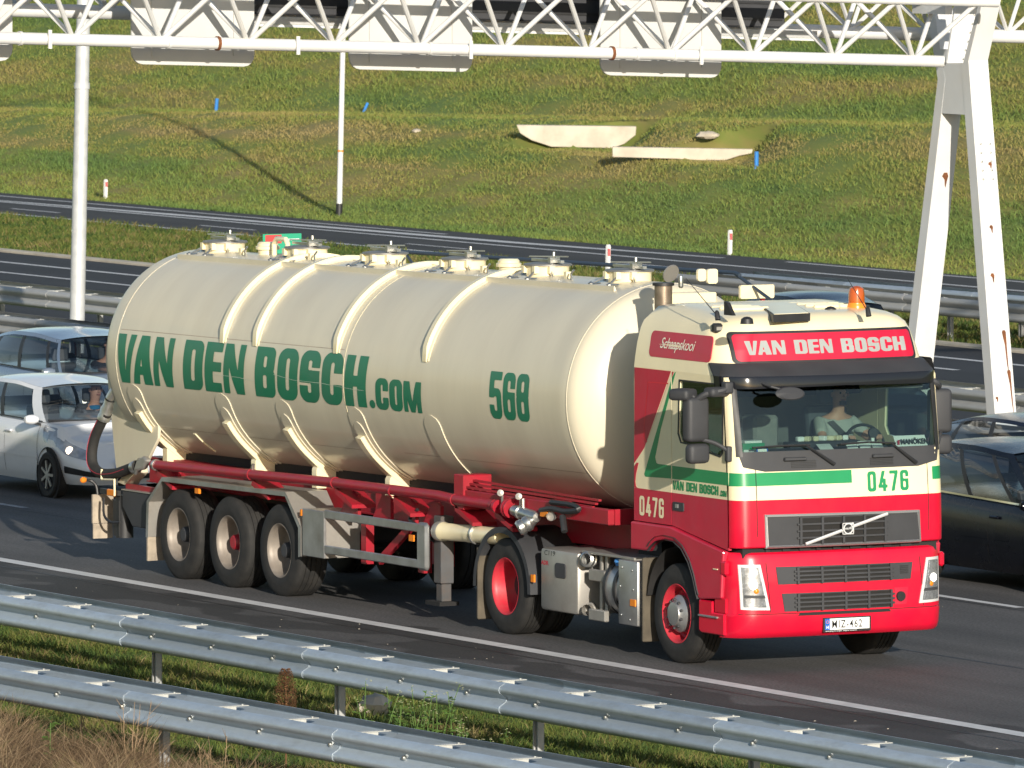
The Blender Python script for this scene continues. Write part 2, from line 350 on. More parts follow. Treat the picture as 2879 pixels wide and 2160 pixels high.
def asphalt(name, col, streak, dark_strip=False):
    mt = bpy.data.materials.new(name); mt.use_nodes = True; n = mt.node_tree.nodes; l = mt.node_tree.links; b = n['Principled BSDF']
    b.inputs['Roughness'].default_value = .82; b.inputs['Specular IOR Level'].default_value = .35
    tc = n.new('ShaderNodeTexCoord'); mp = n.new('ShaderNodeMapping'); mp.inputs['Scale'].default_value = (.025, .9, 1); l.new(tc.outputs['Object'], mp.inputs[0])
    n1 = n.new('ShaderNodeTexNoise'); n1.inputs['Scale'].default_value = 1.4; n1.inputs['Detail'].default_value = 5; l.new(mp.outputs[0], n1.inputs['Vector'])
    n2 = n.new('ShaderNodeTexNoise'); n2.inputs['Scale'].default_value = 34; n2.inputs['Detail'].default_value = 3; l.new(tc.outputs['Object'], n2.inputs['Vector'])
    n3 = n.new('ShaderNodeTexNoise'); n3.inputs['Scale'].default_value = .35; n3.inputs['Detail'].default_value = 4; l.new(tc.outputs['Object'], n3.inputs['Vector'])
    def rng(src, a, b_, c, d):
        q = n.new('ShaderNodeMapRange'); q.inputs[1].default_value = a; q.inputs[2].default_value = b_; q.inputs[3].default_value = c; q.inputs[4].default_value = d; l.new(src, q.inputs[0]); return q.outputs[0]
    def mth(op, a, c):
        q = n.new('ShaderNodeMath'); q.operation = op
        for i, s_ in enumerate((a, c)):
            if isinstance(s_, (int, float)): q.inputs[i].default_value = s_
            else: l.new(s_, q.inputs[i])
        return q.outputs[0]
    f = mth('MULTIPLY', rng(n1.outputs[0], .3, .7, 1-streak, 1+streak), rng(n2.outputs[0], .3, .7, .62, 1.4))
    f = mth('MULTIPLY', f, rng(n3.outputs[0], .35, .65, .88, 1.12))
    if dark_strip:      # darker strip with a wandering edge between the edge line and the rail
        sx = n.new('ShaderNodeSeparateXYZ'); l.new(tc.outputs['Object'], sx.inputs[0])
        mp2 = n.new('ShaderNodeMapping'); mp2.inputs['Scale'].default_value = (.32, .5, 1); l.new(tc.outputs['Object'], mp2.inputs[0])
        n4 = n.new('ShaderNodeTexNoise'); n4.inputs['Scale'].default_value = 1.0; n4.inputs['Detail'].default_value = 3; l.new(mp2.outputs[0], n4.inputs['Vector'])
        yy = mth('ADD', sx.outputs[1], rng(n4.outputs[0], .3, .7, -1.0, 1.0))
        d1 = mth('ABSOLUTE', mth('ADD', yy, 1.35), 0); k1 = rng(d1, .36, .50, .45, 1.0)
        d2 = mth('ABSOLUTE', mth('ADD', yy, 3.6), 0); k2 = rng(d2, .3, .8, .72, 1.0)
        f = mth('MULTIPLY', f, mth('MULTIPLY', k1, k2))
    mx = n.new('ShaderNodeMix'); mx.data_type = 'RGBA'; mx.blend_type = 'MULTIPLY'; mx.inputs[0].default_value = 1; mx.inputs[6].default_value = (*col, 1)
    l.new(f, mx.inputs[7]); l.new(mx.outputs[2], b.inputs['Base Color'])
    bp = n.new('ShaderNodeBump'); bp.inputs['Strength'].default_value = .35; bp.inputs['Distance'].default_value = .01; l.new(n2.outputs[0], bp.inputs['Height']); l.new(bp.outputs[0], b.inputs['Normal'])
    return mt
M_asph = asphalt('grey asphalt', (.078,.074,.073), .28, True)
M_asph2 = asphalt('dark new asphalt', (.026,.026,.029), .15)
M_asph3 = asphalt('ramp asphalt', (.040,.038,.038), .15)

def grassmat(name, ramp, scale, stretch=(1,1,1), attr=False):
    mt = bpy.data.materials.new(name); mt.use_nodes = True; n = mt.node_tree.nodes; l = mt.node_tree.links; b = n['Principled BSDF']
    b.inputs['Roughness'].default_value = .8; b.inputs['Specular IOR Level'].default_value = .2
    cr_ = n.new('ShaderNodeValToRGB'); e = cr_.color_ramp.elements
    for i, (p_, c) in enumerate(ramp):
        q = e[i] if i < 2 else e.new(p_)
        q.position = p_; q.color = (*c, 1)
    tc = n.new('ShaderNodeTexCoord'); vr = n.new('ShaderNodeVectorRotate'); vr.rotation_type = 'Z_AXIS'; vr.inputs['Angle'].default_value = 0; l.new(tc.outputs['Object'], vr.inputs[0])
    mp = n.new('ShaderNodeMapping'); mp.inputs['Scale'].default_value = stretch; l.new(vr.outputs[0], mp.inputs[0])
    no = n.new('ShaderNodeTexNoise'); no.inputs['Scale'].default_value = scale; no.inputs['Detail'].default_value = 7; no.inputs['Roughness'].default_value = .62; l.new(mp.outputs[0], no.inputs['Vector'])
    if attr:
        at_ = n.new('ShaderNodeAttribute'); at_.attribute_name = 'tone'
        ad = n.new('ShaderNodeMath'); ad.operation = 'MULTIPLY_ADD'; ad.inputs[1].default_value = .42; l.new(at_.outputs['Fac'], ad.inputs[0])
        sb = n.new('ShaderNodeMath'); sb.operation = 'SUBTRACT'; sb.inputs[1].default_value = .21; l.new(no.outputs[0], sb.inputs[0]); l.new(sb.outputs[0], ad.inputs[2])
        l.new(ad.outputs[0], cr_.inputs[0])
    else: l.new(no.outputs[0], cr_.inputs[0])
    l.new(cr_.outputs[0], b.inputs['Base Color']); return mt
RAMP_BANK = [(.22,(.09,.15,.042)), (.80,(.31,.24,.11)), (.37,(.13,.185,.046)), (.48,(.18,.205,.048)), (.57,(.23,.205,.062)), (.68,(.27,.215,.085))]
RAMP_BANK.sort(key=lambda q: q[0])
M_ground = grassmat('meadow soil', RAMP_BANK, .5, (.16, 1.0, 1.0))
M_bankgrass = grassmat('bank grass blades', RAMP_BANK, .5, (.16, 1.0, 1.0), True)
RAMP_VERGE = [(.28,(.03,.058,.014)), (.42,(.07,.105,.022)), (.53,(.12,.135,.03)), (.62,(.16,.13,.05)), (.75,(.21,.16,.08))]
M_verge = grassmat('verge grass blades', RAMP_VERGE, 1.1, (1,1,1), True)
RAMP_DRY = [(.26,(.06,.038,.021)), (.40,(.115,.075,.043)), (.54,(.185,.125,.074)), (.66,(.27,.195,.12)), (.8,(.12,.11,.04))]
M_dry = grassmat('dry grass blades', RAMP_DRY, .9, (1,1,1), True)

# ================================================================== terrain
def sm(t): t = max(0.0, min(1.0, t)); return t*t*(3-2*t)
def ter(x, y):
    t = y-44.2
    if t <= 0: return 0.0 if y > -11 else -0.12*sm((-11-y)/3)
    zb = 1.46+(max(-190, min(-40, x))+125)*(1.04/50); zb = max(.5, min(3.6, zb))
    if t < 7: return zb*(0.35*(t/7)+0.65*sm(t/7))
    if t < 8.4: return zb+.02*(t-7)
    return zb+.03+min((t-8.4)/2.5, 7.0)
def hit(px, py):
    d = pray(px, py).normalized(); t0 = 60.0; p0 = None
    for i in range(4000):
        p_ = CAM+d*t0
        if p_.z <= ter(p_.x, p_.y): return Vector((p_.x, p_.y, ter(p_.x, p_.y)))
        t0 += .1
    return p_
CUTS = []
Fh = Vector((cd.x, cd.y, 0)).normalized(); Rh = Vector((cr.x, cr.y, 0)).normalized()
def cut(px0, px1, ptop, pbot):
    """the bank is dug away in front of a retaining wall: wall top level with the slope, shelf at its foot"""
    g0 = hit((px0+px1)/2, ptop); D = (g0-CAM).dot(cd)
    e = [CAM+pray(px_, pbot)*(D/pray(px_, pbot).dot(cd)) for px_ in (px0, px1)]
    c = (e[0]+e[1])/2; return (c.x, c.y, (e[1]-e[0]).length/2, c.z), D
C1, D1 = cut(1490, 1760, 354, 420); C2, D2 = cut(1722, 2085, 417, 453); CUTS += [C1, C2]
_ter0 = ter
def ter(x, y):
    z = _ter0(x, y)
    for cx_, cy_, hw_, zb_ in CUTS:
        dx, dy = x-cx_, y-cy_; l_ = abs(dx*Rh.x+dy*Rh.y); d_ = dx*Fh.x+dy*Fh.y
        if -5 < d_ < .3 and l_ < hw_+1.0 and z > zb_: z = zb_+(z-zb_)*sm((l_-hw_+.05)/1.0)
    return z
xs = [-900,-600,-400,-300,-240]+[-200+2*i for i in range(36)]+[-128+.5*i for i in range(120)]+[-68+2*i for i in range(17)]+[-34+4*i for i in range(20)]+[60,90,140,220,400]
ys = [-400,-200,-100,-60,-30,-18]+[-14+.75*i for i in range(6)]+[-6,0,6,12,18,24,30,36,40]+[43+.35*i for i in range(40)]+[57+.8*i for i in range(20)]+[74,80,90,110,150,220,400,900]
mb = MB(); nx, ny = len(xs), len(ys)
mb.v = [(x, y, ter(x, y)-.02+(.05*math.sin(x*1.7+y)*math.sin(y*1.3-x*.6) if y > 45 else 0)) for x in xs for y in ys]
mb.f = [(i*ny+j, (i+1)*ny+j, (i+1)*ny+j+1, i*ny+j+1) for i in range(nx-1) for j in range(ny-1)]; mb.m = [0]*len(mb.f)
struct(mb.build('ground', M_ground, ang=180), 'grassy ground and embankment rising behind the motorway', 'ground')

def sheet(name, x0, x1, y0, y1, z, mt, parent=None):
    a = MB(); n = 24
    a.loft([[(x0+(x1-x0)*i/n, y0, z) for i in range(n+1)], [(x0+(x1-x0)*i/n, y1, z) for i in range(n+1)]])
    return a.build(name, mt, parent, smooth=False)
road = struct(sheet('road', -400, 120, -3.75, 18.9, .004, M_asph), 'grey asphalt carriageway under the tanker truck', 'road')
road2 = struct(sheet('road', -400, 120, 20.9, 31.42, .004, M_asph2), 'dark asphalt of the opposite carriageway behind the median rails', 'road')
road3 = struct(sheet('road', -400, 120, 38.5, 43.7, .004, M_asph3), 'farther slip road in front of the grass bank', 'road')
kerb = MB().box(-400, 120, 31.42, 31.75, -.02, .05); kerb.build('kerb', M_conc, road2, bevel=.01)
def line(name, x0, x1, y, w_, parent, mt=M_line): return sheet(name, x0, x1, y-w_/2, y+w_/2, .008, mt, parent)
line('edge_line', -400, 120, -.63, .22, road)
for a, b in ((-6.95,-3.95), (5.05,8.05), (17.05,20.05), (-54.95,-51.95)): line('lane_dash', a, b, 6.57, .13, road)
for a, b in ((-24.4,-22.6),): line('lane_dash', a, b, 3.02, .12, road, M_lineworn)
for a, b in ((-48,-45), (-36,-33), (-12,-9)): line('lane_dash', a, b, 10.1, .13, road)
line('edge_line', -400, 120, 13.75, .16, road)
line('edge_line', -400, 120, 29.72, .17, road2); line('lane_line', -84, -58, 28.0, .15, road2)
line('lane_line', -51.5, -41.83, 28.17, .15, road2); line('edge_line', -400, 120, 21.9, .17, road2)
line('edge_line', -400, 120, 39.08, .16, road3)
for a, b in ((-104.2,-101.6), (-94.4,-91.7), (-84.6,-81.9), (-66.1,-63.9), (-75.4,-72.8)): line('lane_dash', a, b, 40.27, .11, road3)
line('edge_line', -400, -88, 42.95, .13, road3)
line('gore_line', -400, 120, 41.6, .16, road3)
g = MB(); g.loft([[(-112,41.74,.008), (-100,41.9,.008), (-84,42.25,.008), (-76,42.9,.008)], [(-112,41.78,.008), (-100,42.25,.008), (-84,42.62,.008), (-76,43.05,.008)]]); g.build('gore_marking', M_line, road3, smooth=False)
line('edge_line', -74, 120, 43.3, .13, road3)

# litter and chippings on the asphalt, too small and many to tell apart
a = MB(); rr = random.Random(11)
for i in range(170):
    x = rr.uniform(-34, 17); y = rr.choice((rr.uniform(-3.7,-.8), rr.uniform(-3.7,-1.2), rr.uniform(-.5,14))); s_ = rr.uniform(.004,.010); an = rr.uniform(0, 3.14); c_, d_ = math.cos(an)*s_, math.sin(an)*s_
    a.add([(x-c_*2,y-d_*2,.006), (x+d_,y-c_,.006), (x+c_*2,y+d_*2,.006), (x-d_,y+c_,.006), (x,y,.006+s_*.7)], [(0,1,4), (1,2,4), (2,3,4), (3,0,4)])
o = a.build('road_chippings', M_conc, None, smooth=False); tag(o, 'scattered pale chippings and litter on the asphalt', 'litter'); o['kind'] = 'stuff'
# tar-filled joints along the lanes
M_tar = mat('tar joint', (.016,.015,.015), .55, var=.3, vscale=4)
for y, x0, x1, w_ in ((2.86,-400,120,.035), (6.40,-400,120,.03), (10.0,-400,120,.03), (-1.02,-400,120,.03)): sheet('tar_joint', x0, x1, y-w_/2, y+w_/2, .0065, M_tar, road)

# ================================================================== guard rails
def wprof(sgn, y0):
    pr = [(.0,.442), (.022,.445), (.078,.478), (.084,.505), (.078,.532), (.012,.572), (.0,.596), (.012,.62), (.078,.66), (.084,.687), (.078,.714), (.022,.747), (0,.75)]
    a = [(y0+sgn*d, z) for d, z in pr]; b = [(y0+sgn*(d-.006), z) for d, z in reversed(pr)]
    return a+b
def beam_mesh(sgn, L=4.0, ov=.12):
    rows = []
    for x, o in ((0, 0), (L/2, .004), (L+ov, .009)):
        rows.append([(x, y+sgn*o, z) for y, z in wprof(sgn, 0)])
    return MB().loft(rows, closed=True, cap=True)
POSTPR = [(-.05,-.03), (-.05,.03), (-.035,.045), (.035,.045), (.05,.03), (.05,-.03), (.03,-.03), (.03,.02), (-.03,.02), (-.03,-.03)]
def guard_rail(label, x0, n, yn, yf, jx, sx, px_, mt, mtp, bolts=True, group=None, curve=None, spacers=True):
    """double-sided rail: near beam faces -y at yn, far beam faces +y at yf; jx joint phase, sx spacer phase, px_ post phase"""
    t = thing('guard_rail', label, 'guard rail', (x0, (yn+yf)/2, 0), group)
    cy = (lambda x: 0.0) if curve is None else curve
    bn = bf = sp = po = bo = None
    for i in range(n):
        x = jx+4*i+x0
        for sgn, yy in ((-1, yn), (1, yf)):
            a = Vector((x, yy+cy(x), 0)); ang = math.atan2(cy(x+4)-cy(x), 4)
            Mx = Matrix.Translation(a) @ Matrix.Rotation(ang, 4, 'Z')
            src = bn if sgn < 0 else bf
            if src is None:
                o = beam_mesh(sgn).build('beam', mt, None, ang=50); COL.objects.unlink(o)
                if sgn < 0: bn = o
                else: bf = o
                src = o
            inst(src, t, Mx, 'beam')
        xp = px_+4*i+x0
        if po is None:
            po = MB().prism(POSTPR, 2, -.05, .64).build('post', mtp, None); COL.objects.unlink(po)
        inst(po, t, Matrix.Translation((xp, (yn+yf)/2+cy(xp), 0)), 'post')
        for k in range(3 if spacers else 0):
            xq = sx+4*i+4*k/3+x0
            if sp is None:
                q = MB().box(-.055, .055, yn+.0, yf-.004, .694, .702); q.box(-.05, .05, yf-.26, yf-.13, .63, .693)
                q.tube([(.03, yf-.06, .702), (.03, yf-.06, .712)], .011, 6)
                sp = q.build('spacer', M_spacer, None, bevel=.002); COL.objects.unlink(sp)
            inst(sp, t, Matrix.Translation((xq, cy(xq), 0)), 'spacer')
            if bolts:
                if bo is None:
                    bo = MB().lathe([(.0,-.03), (.016,-.03), (.022,-.012), (.022,0)], (0,0,0), (0,1,0), 8).build('bolt', M_steel, None); COL.objects.unlink(bo)
                inst(bo, t, Matrix.Translation((xq-.02, yn-.004+cy(xq), .596)), 'bolt')
    return t
guard_rail('near galvanised guard rail along the asphalt edge, just below the truck', -16, 10, -6.2, -5.62, -.1, -.72, .08, M_galv, M_galvold, group='foreground guard rails', curve=lambda x: .012*(x-6))
guard_rail('nearest galvanised guard rail in the dry grass at the bottom', -1.05, 6, -9.56, -9.01, 0, -.02, .22, M_galv, M_galvold, group='foreground guard rails', curve=lambda x: .034*(x-7.5))
guard_rail('grey guard rail in the median on the truck side, behind the passing cars', -74, 18, 15.85, 16.35, 0, .5, 1, M_galvold, M_galvold, bolts=False, group='median guard rails')
guard_rail('grey guard rail in the median on the opposite carriageway side', -90, 22, 19.75, 20.5, 0, .4, 1.3, M_galvold, M_galvold, bolts=False, group='median guard rails')
guard_rail('grey guard rail at the grass edge beyond the opposite carriageway', -58, 13, 31.95, 32.5, 0, .5, 1.1, M_galvold, M_galvold, bolts=False, group='far guard rails')
guard_rail('dark grey guard rail curving away across the far grass strip', -58, 8, 33.0, 33.5, 0, .5, 1.1, M_galv, M_galvold, bolts=False, group='far guard rails', curve=lambda x: .012*max(0, x+58)**1.55)

# ================================================================== gantry
LEAN = .027
GT = thing('sign_gantry', 'white tubular steel sign gantry with slanted legs over the motorway', 'gantry', (-24.4, 18.0, 0))
def gz(y, z): return z-.035*(y-16.96)
def chord(x, z, y0, y1, r, name='chord'):
    MB().tube([(x, y0, gz(y0, z)), (x, y1, gz(y1, z))], r, 14).build(name, M_white, GT)
XN, ZN, XF = -23.83, 5.48, -25.94
chord(XN, ZN, -16, 17.29, .08); chord(XN+.58, ZN+.82, -16, 17.8, .066); chord(XN-.52, ZN+.82, -16, 17.8, .066)
chord(XF, ZN+.35, -16, 31, .094); chord(XF-.56, ZN+1.17, -16, 31, .066); chord(XF+.56, ZN+1.17, -16, 31, .066)
nodes = [16.84-1.2535*k for k in range(26)]
for y in nodes:
    for dx in (.58, -.52):
        for s_ in (-1, 1):
            if y+s_*.627 > 17.5: continue
            MB().tube([(XN, y+.03*s_, gz(y, ZN+.05)), (XN+dx, y+s_*.627, gz(y+s_*.627, ZN+.80))], .034, 8).build('brace', M_white, GT)
for k in range(34):
    y = 29.6-1.2535*k
    for dx in (.56, -.56):
        for s_ in (-1, 1):
            MB().tube([(XF, y, gz(y, ZN+.38)), (XF+dx, y+s_*.627, gz(y, ZN+1.15))], .031, 6).build('brace', M_white, GT)
# pipe couplings and clamps on the lower chord
for y in (3.54, 5.65, 6.36, 9.45, 12.18, 12.55, 13.12):
    MB().lathe([(.082,-.02), (.094,-.02), (.094,.02), (.082,.02)], (XN, y, gz(y, ZN)), (0,1,-.035), 14).build('clamp', M_rust if y in (6.36, 12.18) else M_white, GT)
for y in (3.92, 7.48, 10.02, 13.49):
    MB().tube([(XN+.1, y, gz(y, ZN-.12)), (XN+.1, y, gz(y, ZN+.12))], .028, 8).build('clamp_bolt', M_white, GT)
LY = 18.0
def leg(foot, knee, top, name='leg'):
    a = MB(); wx, wy = .10, .155; rows = []
    for p_, k in ((foot, 1.1), (knee, 1.0), (top, .9)):
        x, y, z = p_; y += LEAN*z
        rows.append([(x-wx*k, y-wy*k, z), (x+wx*k, y-wy*k, z), (x+wx*k, y+wy*k, z), (x-wx*k, y+wy*k, z)])
    a.loft(rows, closed=True, cap=True); return a.build(name, M_white, GT, smooth=False)
F1, K1, F2, K2 = (-23.35,), (-24.45,5.46), (-25.97,), (-25.06,5.18)
leg((F1[0],LY,-.05), (K1[0],LY,K1[1]), (-23.98,LY,6.64)); leg((F2[0],LY,-.05), (K2[0],LY,K2[1]), (-25.6,LY,6.64))
for x in (F1[0], F2[0]): MB().box(x-.3, x+.3, LY-.32, LY+.32, -.05, .06).build('base_plate', M_conc, GT, bevel=.02)
def hd(x, y, z): return (x, y+LEAN*z, z)
MB().loft([[hd(-25.14,LY-.153,4.72), hd(-24.38,LY-.153,4.72), hd(-24.38,LY+.153,4.72), hd(-25.14,LY+.153,4.72)], [hd(-25.14,LY-.153,5.60), hd(-24.44,LY-.153,5.60), hd(-24.44,LY+.153,5.60), hd(-25.14,LY+.153,5.60)]], closed=True, cap=True).build('leg_head', M_white, GT, smooth=False)
EPX = -23.64
ep = [at(1879+x*.45208, y*.45208, EPX, 0) for x, y in ((1735,395), (1835,395), (1935,10), (1935,-60), (1800,-60))]
MB().prism([(p_.y, p_.z) for p_ in ep], 0, EPX-.05, EPX).build('end_plate', M_white, GT, bevel=.006)
MB().box(-24.58, -23.70, 17.24, 17.35, gz(17.3,6.12), gz(17.3,6.59)).build('end_box', M_white, GT)
def legx(foot, knee, z): return foot[0]+(knee[0]-foot[0])*(z/knee[1])+.10*(1.1-.1*z/knee[1])
def rustspot(foot, knee, z, dy, r, ln):
    x = legx(foot, knee, z)+.003; y = LY+LEAN*z+dy; n_ = 9; sl_ = (foot[0]-knee[0])/knee[1]
    pts = [(y+r*math.cos(2*math.pi*i/n_)*rnd.uniform(.6,1.3), z+r*math.sin(2*math.pi*i/n_)*rnd.uniform(.6,1.3)) for i in range(n_)]
    if ln: pts = [(y-r,z), (y-.5*r,z+r), (y+.6*r,z+r), (y+r,z), (y+.7*r,z-ln*.4), (y+.45*r,z-ln), (y+.1*r,z-ln*.8), (y-.1*r,z-ln*.3)]
    V_ = [(x-sl_*(q[1]-z), q[0], q[1]) for q in pts]; N_ = len(V_)
    MB().add(V_+[(v[0]-.02, v[1], v[2]) for v in V_], [tuple(range(N_))]+[(i, i+N_, (i+1) % N_+N_, (i+1) % N_) for i in range(N_)]).build('rust_stain', M_rust, GT, smooth=False)
for a_ in ((1.78,.07,.03,.55), (1.25,.10,.025,.55), (2.55,-.04,.03,.10), (3.2,.0,.028,.08), (4.05,.06,.03,.06), (.9,-.12,.02,.05)): rustspot(F1, K1, *a_)
for a_ in ((3.85,.02,.05,.16), (2.05,.08,.055,.22), (2.9,-.1,.022,0)): rustspot(F2, K2, *a_)
bm_ = MB().lathe([(0,.02), (.014,.016), (.016,0)], (0,0,0), (1,0,0), 8).build('bolt', M_steel, None); COL.objects.unlink(bm_)
for i in range(5):
    for k in range(2):
        z = 3.85+.12*i; inst(bm_, GT, Matrix.Translation((legx(F1, K1, z)-.003, LY-.07+.15*k+LEAN*z, z)), 'bolt')
for i in range(7):
    q = ep[1]+(ep[2]-ep[1])*(i+.5)/7; inst(bm_, GT, Matrix.Translation((EPX, q.y-.03, q.z)), 'bolt')
# sign backs hanging in the gantry
SG = [(1.91,3.75,'white sign back at the left end of the gantry, cut by the photo edge'), (5.45,7.23,'white sign back on the gantry beside the thick lamp post'), (8.62,10.45,'white sign back on the gantry above the thin white lamp post'), (12.38,14.23,'white sign back nearest to the gantry leg')]
for y0, y1, lb in SG:
    t = thing('road_sign', lb, 'road sign', (-24.51, (y0+y1)/2, 5.1), 'sign backs hanging in the gantry')
    zb_ = gz((y0+y1)/2, 5.175)
    pts = [(y, z-.035*(y-(y0+y1)/2)) for y, z in rrect(y0, zb_, y1, zb_+2.0, .16)]
    MB().prism(pts, 0, -24.55, -24.51).build('panel', M_signback, t, bevel=.006)
    for yy in (y0+.30, y1-.30): MB().box(-24.51, -24.49, yy-.012, yy+.012, zb_+.12, zb_+1.9).build('stiffener', M_signback, t)
DS = thing('display_board', 'wide dark electronic display housing behind the gantry sign backs', 'display', (-25.5, 11.5, 5.9))
X0_, X1_ = -25.75, -25.28
a = MB(); a.loft([[(X0_,7.48,gz(7.48,5.865)), (X1_,7.48,gz(7.48,5.865)), (X1_,7.48,7.1), (X0_,7.48,7.1)], [(X0_,15.65,gz(15.65,5.865)), (X1_,15.65,gz(15.65,5.865)), (X1_,15.65,7.1), (X0_,15.65,7.1)]], closed=True, cap=True); a.build('housing', M_blackm, DS, bevel=.02)
for z in (5.98, 6.2, 6.45, 6.7): MB().bar((X1_+.012,7.53,gz(7.53,z)), (X1_+.012,15.6,gz(15.6,z)), .02, .03).build('rib', M_black, DS)
MB().bar((-25.03,7.2,gz(7.2,5.79)), (-25.03,16.0,gz(16.0,5.79)), .03, .10).build('catwalk_fascia', M_galvold, DS)
MB().bar((-25.01,7.2,gz(7.2,5.72)), (-25.01,16.0,gz(16.0,5.72)), .05, .033).build('catwalk_edge', M_white, DS)
MB().bar((-25.16,7.2,gz(7.2,5.765)), (-25.16,16.0,gz(16.0,5.765)), .22, .03).build('catwalk', M_galvold, DS)

# ================================================================== lamp posts, marker posts, stakes, culvert
def lamp_post(label, p_, r0, r1, H, mt, band=None):
    t = thing('lamp_post', label, 'lamp post', p_, None)
    MB().tube([(p_.x, p_.y+LEAN*z, p_.z+z) for z in (-.1, 1.2, H*.5, H)], [r0, r0, (r0+r1)/2, r1], 18).build('pole', mt, t)
    top = (p_.x, p_.y+LEAN*H, p_.z+H)
    MB().tube([top, (top[0]-.1, top[1]-.4, top[2]+.5), (top[0]-.1, top[1]-1.6, top[2]+.7)], r1*.8, 8).build('arm', mt, t)
    MB().box(top[0]-.25, top[0]+.05, top[1]-2.4, top[1]-1.55, top[2]+.62, top[2]+.78).build('lantern', M_lampgrey, t, bevel=.04)
    if band: MB().lathe([(r0+.004,-.2), (r0+.012,-.2), (r0+.012,.16), (r0+.004,.16)], (p_.x, p_.y, p_.z+.1), (0,LEAN,1), 18).build('base_sleeve', M_black, t)
    return t
L1 = at(214.7, 898, 17.9, 1); L1.z = 0
t = lamp_post('thick galvanised lamp post standing in the median at the left', Vector((L1.x+.0, 17.9, 0)), .125, .10, 11, M_lampgrey)
MB().lathe([(.128,-.05), (.131,-.05), (.131,.05), (.128,.05)], (L1.x, 17.9+LEAN*4.4, 4.4), (0,LEAN,1), 18).build('band', M_lampgrey, t)
L2 = hit(953.5, 606); t = lamp_post('thin white lamp post with black foot beyond the slip road', L2, .062, .05, 10, M_white, True)
MB().lathe([(.0625,-.02), (.066,-.02), (.066,.02), (.0625,.02)], (L2.x, L2.y+LEAN*1.42, L2.z+1.42), (0,LEAN,1), 14).build('band', M_amber, t)
M_refl = mat('red reflector', (.45,.10,.10), .4)
for px_, py_, h, lb in ((297,557,.43,'white marker post left of the thin lamp post beyond the slip road'), (2052,717,.50,'white marker post in the grass right of the tank'), (1709,768,.55,'white marker post seen just over the tank top')):
    p_ = hit(px_, py_); t = thing('marker_post', lb, 'marker post', p_, 'white marker posts along the slip road')
    pr = [(-.05,-.015), (.05,-.015), (.03,.035), (-.03,.035)]
    q = MB(); q.loft([[(p_.x+b, p_.y+a, p_.z-.1) for a, b in pr], [(p_.x+b, p_.y+a+LEAN*h, p_.z+h*.93) for a, b in pr], [(p_.x+b*.6, p_.y+a*.8+LEAN*h, p_.z+h) for a, b in pr]], closed=True, cap=True); q.build('post', M_white, t)
    MB().box(p_.x+.03, p_.x+.04, p_.y-.02, p_.y+.035, p_.z+h*.6, p_.z+h*.86).build('reflector', M_refl, t)
for px_, py_, h, ln, lb in ((607,314,.32,.1,'upright blue stake in the bank at the left'), (1022,318,.22,.5,'tilted blue stake in the bank right of the thin lamp post'), (2127,469,.32,0,'blue stake beside the low concrete wall')):
    p_ = hit(px_, py_); MB_ = MB().tube([(p_.x, p_.y-.05, p_.z-.15), (p_.x, p_.y, p_.z), (p_.x+.0, p_.y+ln*h, p_.z+h)], .045 if h > .3 else .035, 10)
    tag(MB_.build('blue_stake', M_blue, None), lb, 'stake', 'blue stakes in the grass bank')
def wall(name, lb, pts_px, d, D):
    """concrete wall whose face is seen frontally: outline in pixels, all put at the depth of one ground point"""
    F = Vector((cd.x, cd.y, 0)).normalized()
    P = []
    for q in pts_px:
        r_ = pray(*q); P.append(CAM+r_*(D/r_.dot(cd)))
    N = len(P); vs = P+[q+F*d for q in P]
    q = MB().add(vs, [tuple(range(N)), tuple(range(2*N-1, N-1, -1))]+[(i, i+N, (i+1) % N+N, (i+1) % N) for i in range(N)])
    return tag(q.build(name, M_conc, None, bevel=.012), lb, 'wall')
hw = wall('culvert_headwall', 'pale concrete culvert headwall set in the grass bank', [(1452,352), (1789,356), (1787,380), (1755,405), (1722,417), (1550,413), (1495,395), (1462,375)], .4, D1)
wall('low_wall', 'long low concrete wall beside the blue stake', [(1722,413), (2117,420), (2114,432), (2080,438), (2040,451), (1960,451), (1900,447), (1722,442)], .3, D2)
F = Fh
DK = D1-.05
P = [CAM+pray(*q)*(DK/pray(*q).dot(cd)) for q in ((1606,416.5), (1722,419), (1722,432), (1690,434), (1608,424))]
N = 5; q = MB().add([v+F*.08 for v in P]+[v+F*.6 for v in P], [tuple(range(N)), tuple(range(2*N-1, N-1, -1))]+[(i, i+N, (i+1) % N+N, (i+1) % N) for i in range(N)])
q.build('culvert_opening', M_dark, hw)
def rock(lb, p_, r, mt, sq=(1,1,.6), group=None):
    a = MB(); rr = random.Random(int(p_.x*100)); rows = []
    for i in range(6):
        th = math.pi*i/5; rows.append([(p_.x+sq[0]*r*math.sin(th)*math.cos(2*math.pi*j/9)*rr.uniform(.75,1.2), p_.y+sq[1]*r*math.sin(th)*math.sin(2*math.pi*j/9)*rr.uniform(.75,1.2), p_.z+sq[2]*r*(.25-math.cos(th))*rr.uniform(.85,1.1)) for j in range(9)])
    a.loft(rows, closed=True, cap=True); return tag(a.build('stone', mt, None, ang=20), lb, 'stone', group)
rock('pale stone lying on the bank above the low wall', hit(1990, 400), .22, M_conc, (1,1.3,.4), 'stones on the bank')
rock('small pale stone in the grass left of the headwall', hit(1170, 372), .12, M_conc, (1,1,.5), 'stones on the bank')
rock('pale concrete lump between the two foreground rails', at(1052, 1998, .03, 2), .17, M_conc, (1.2,1.0,.8))
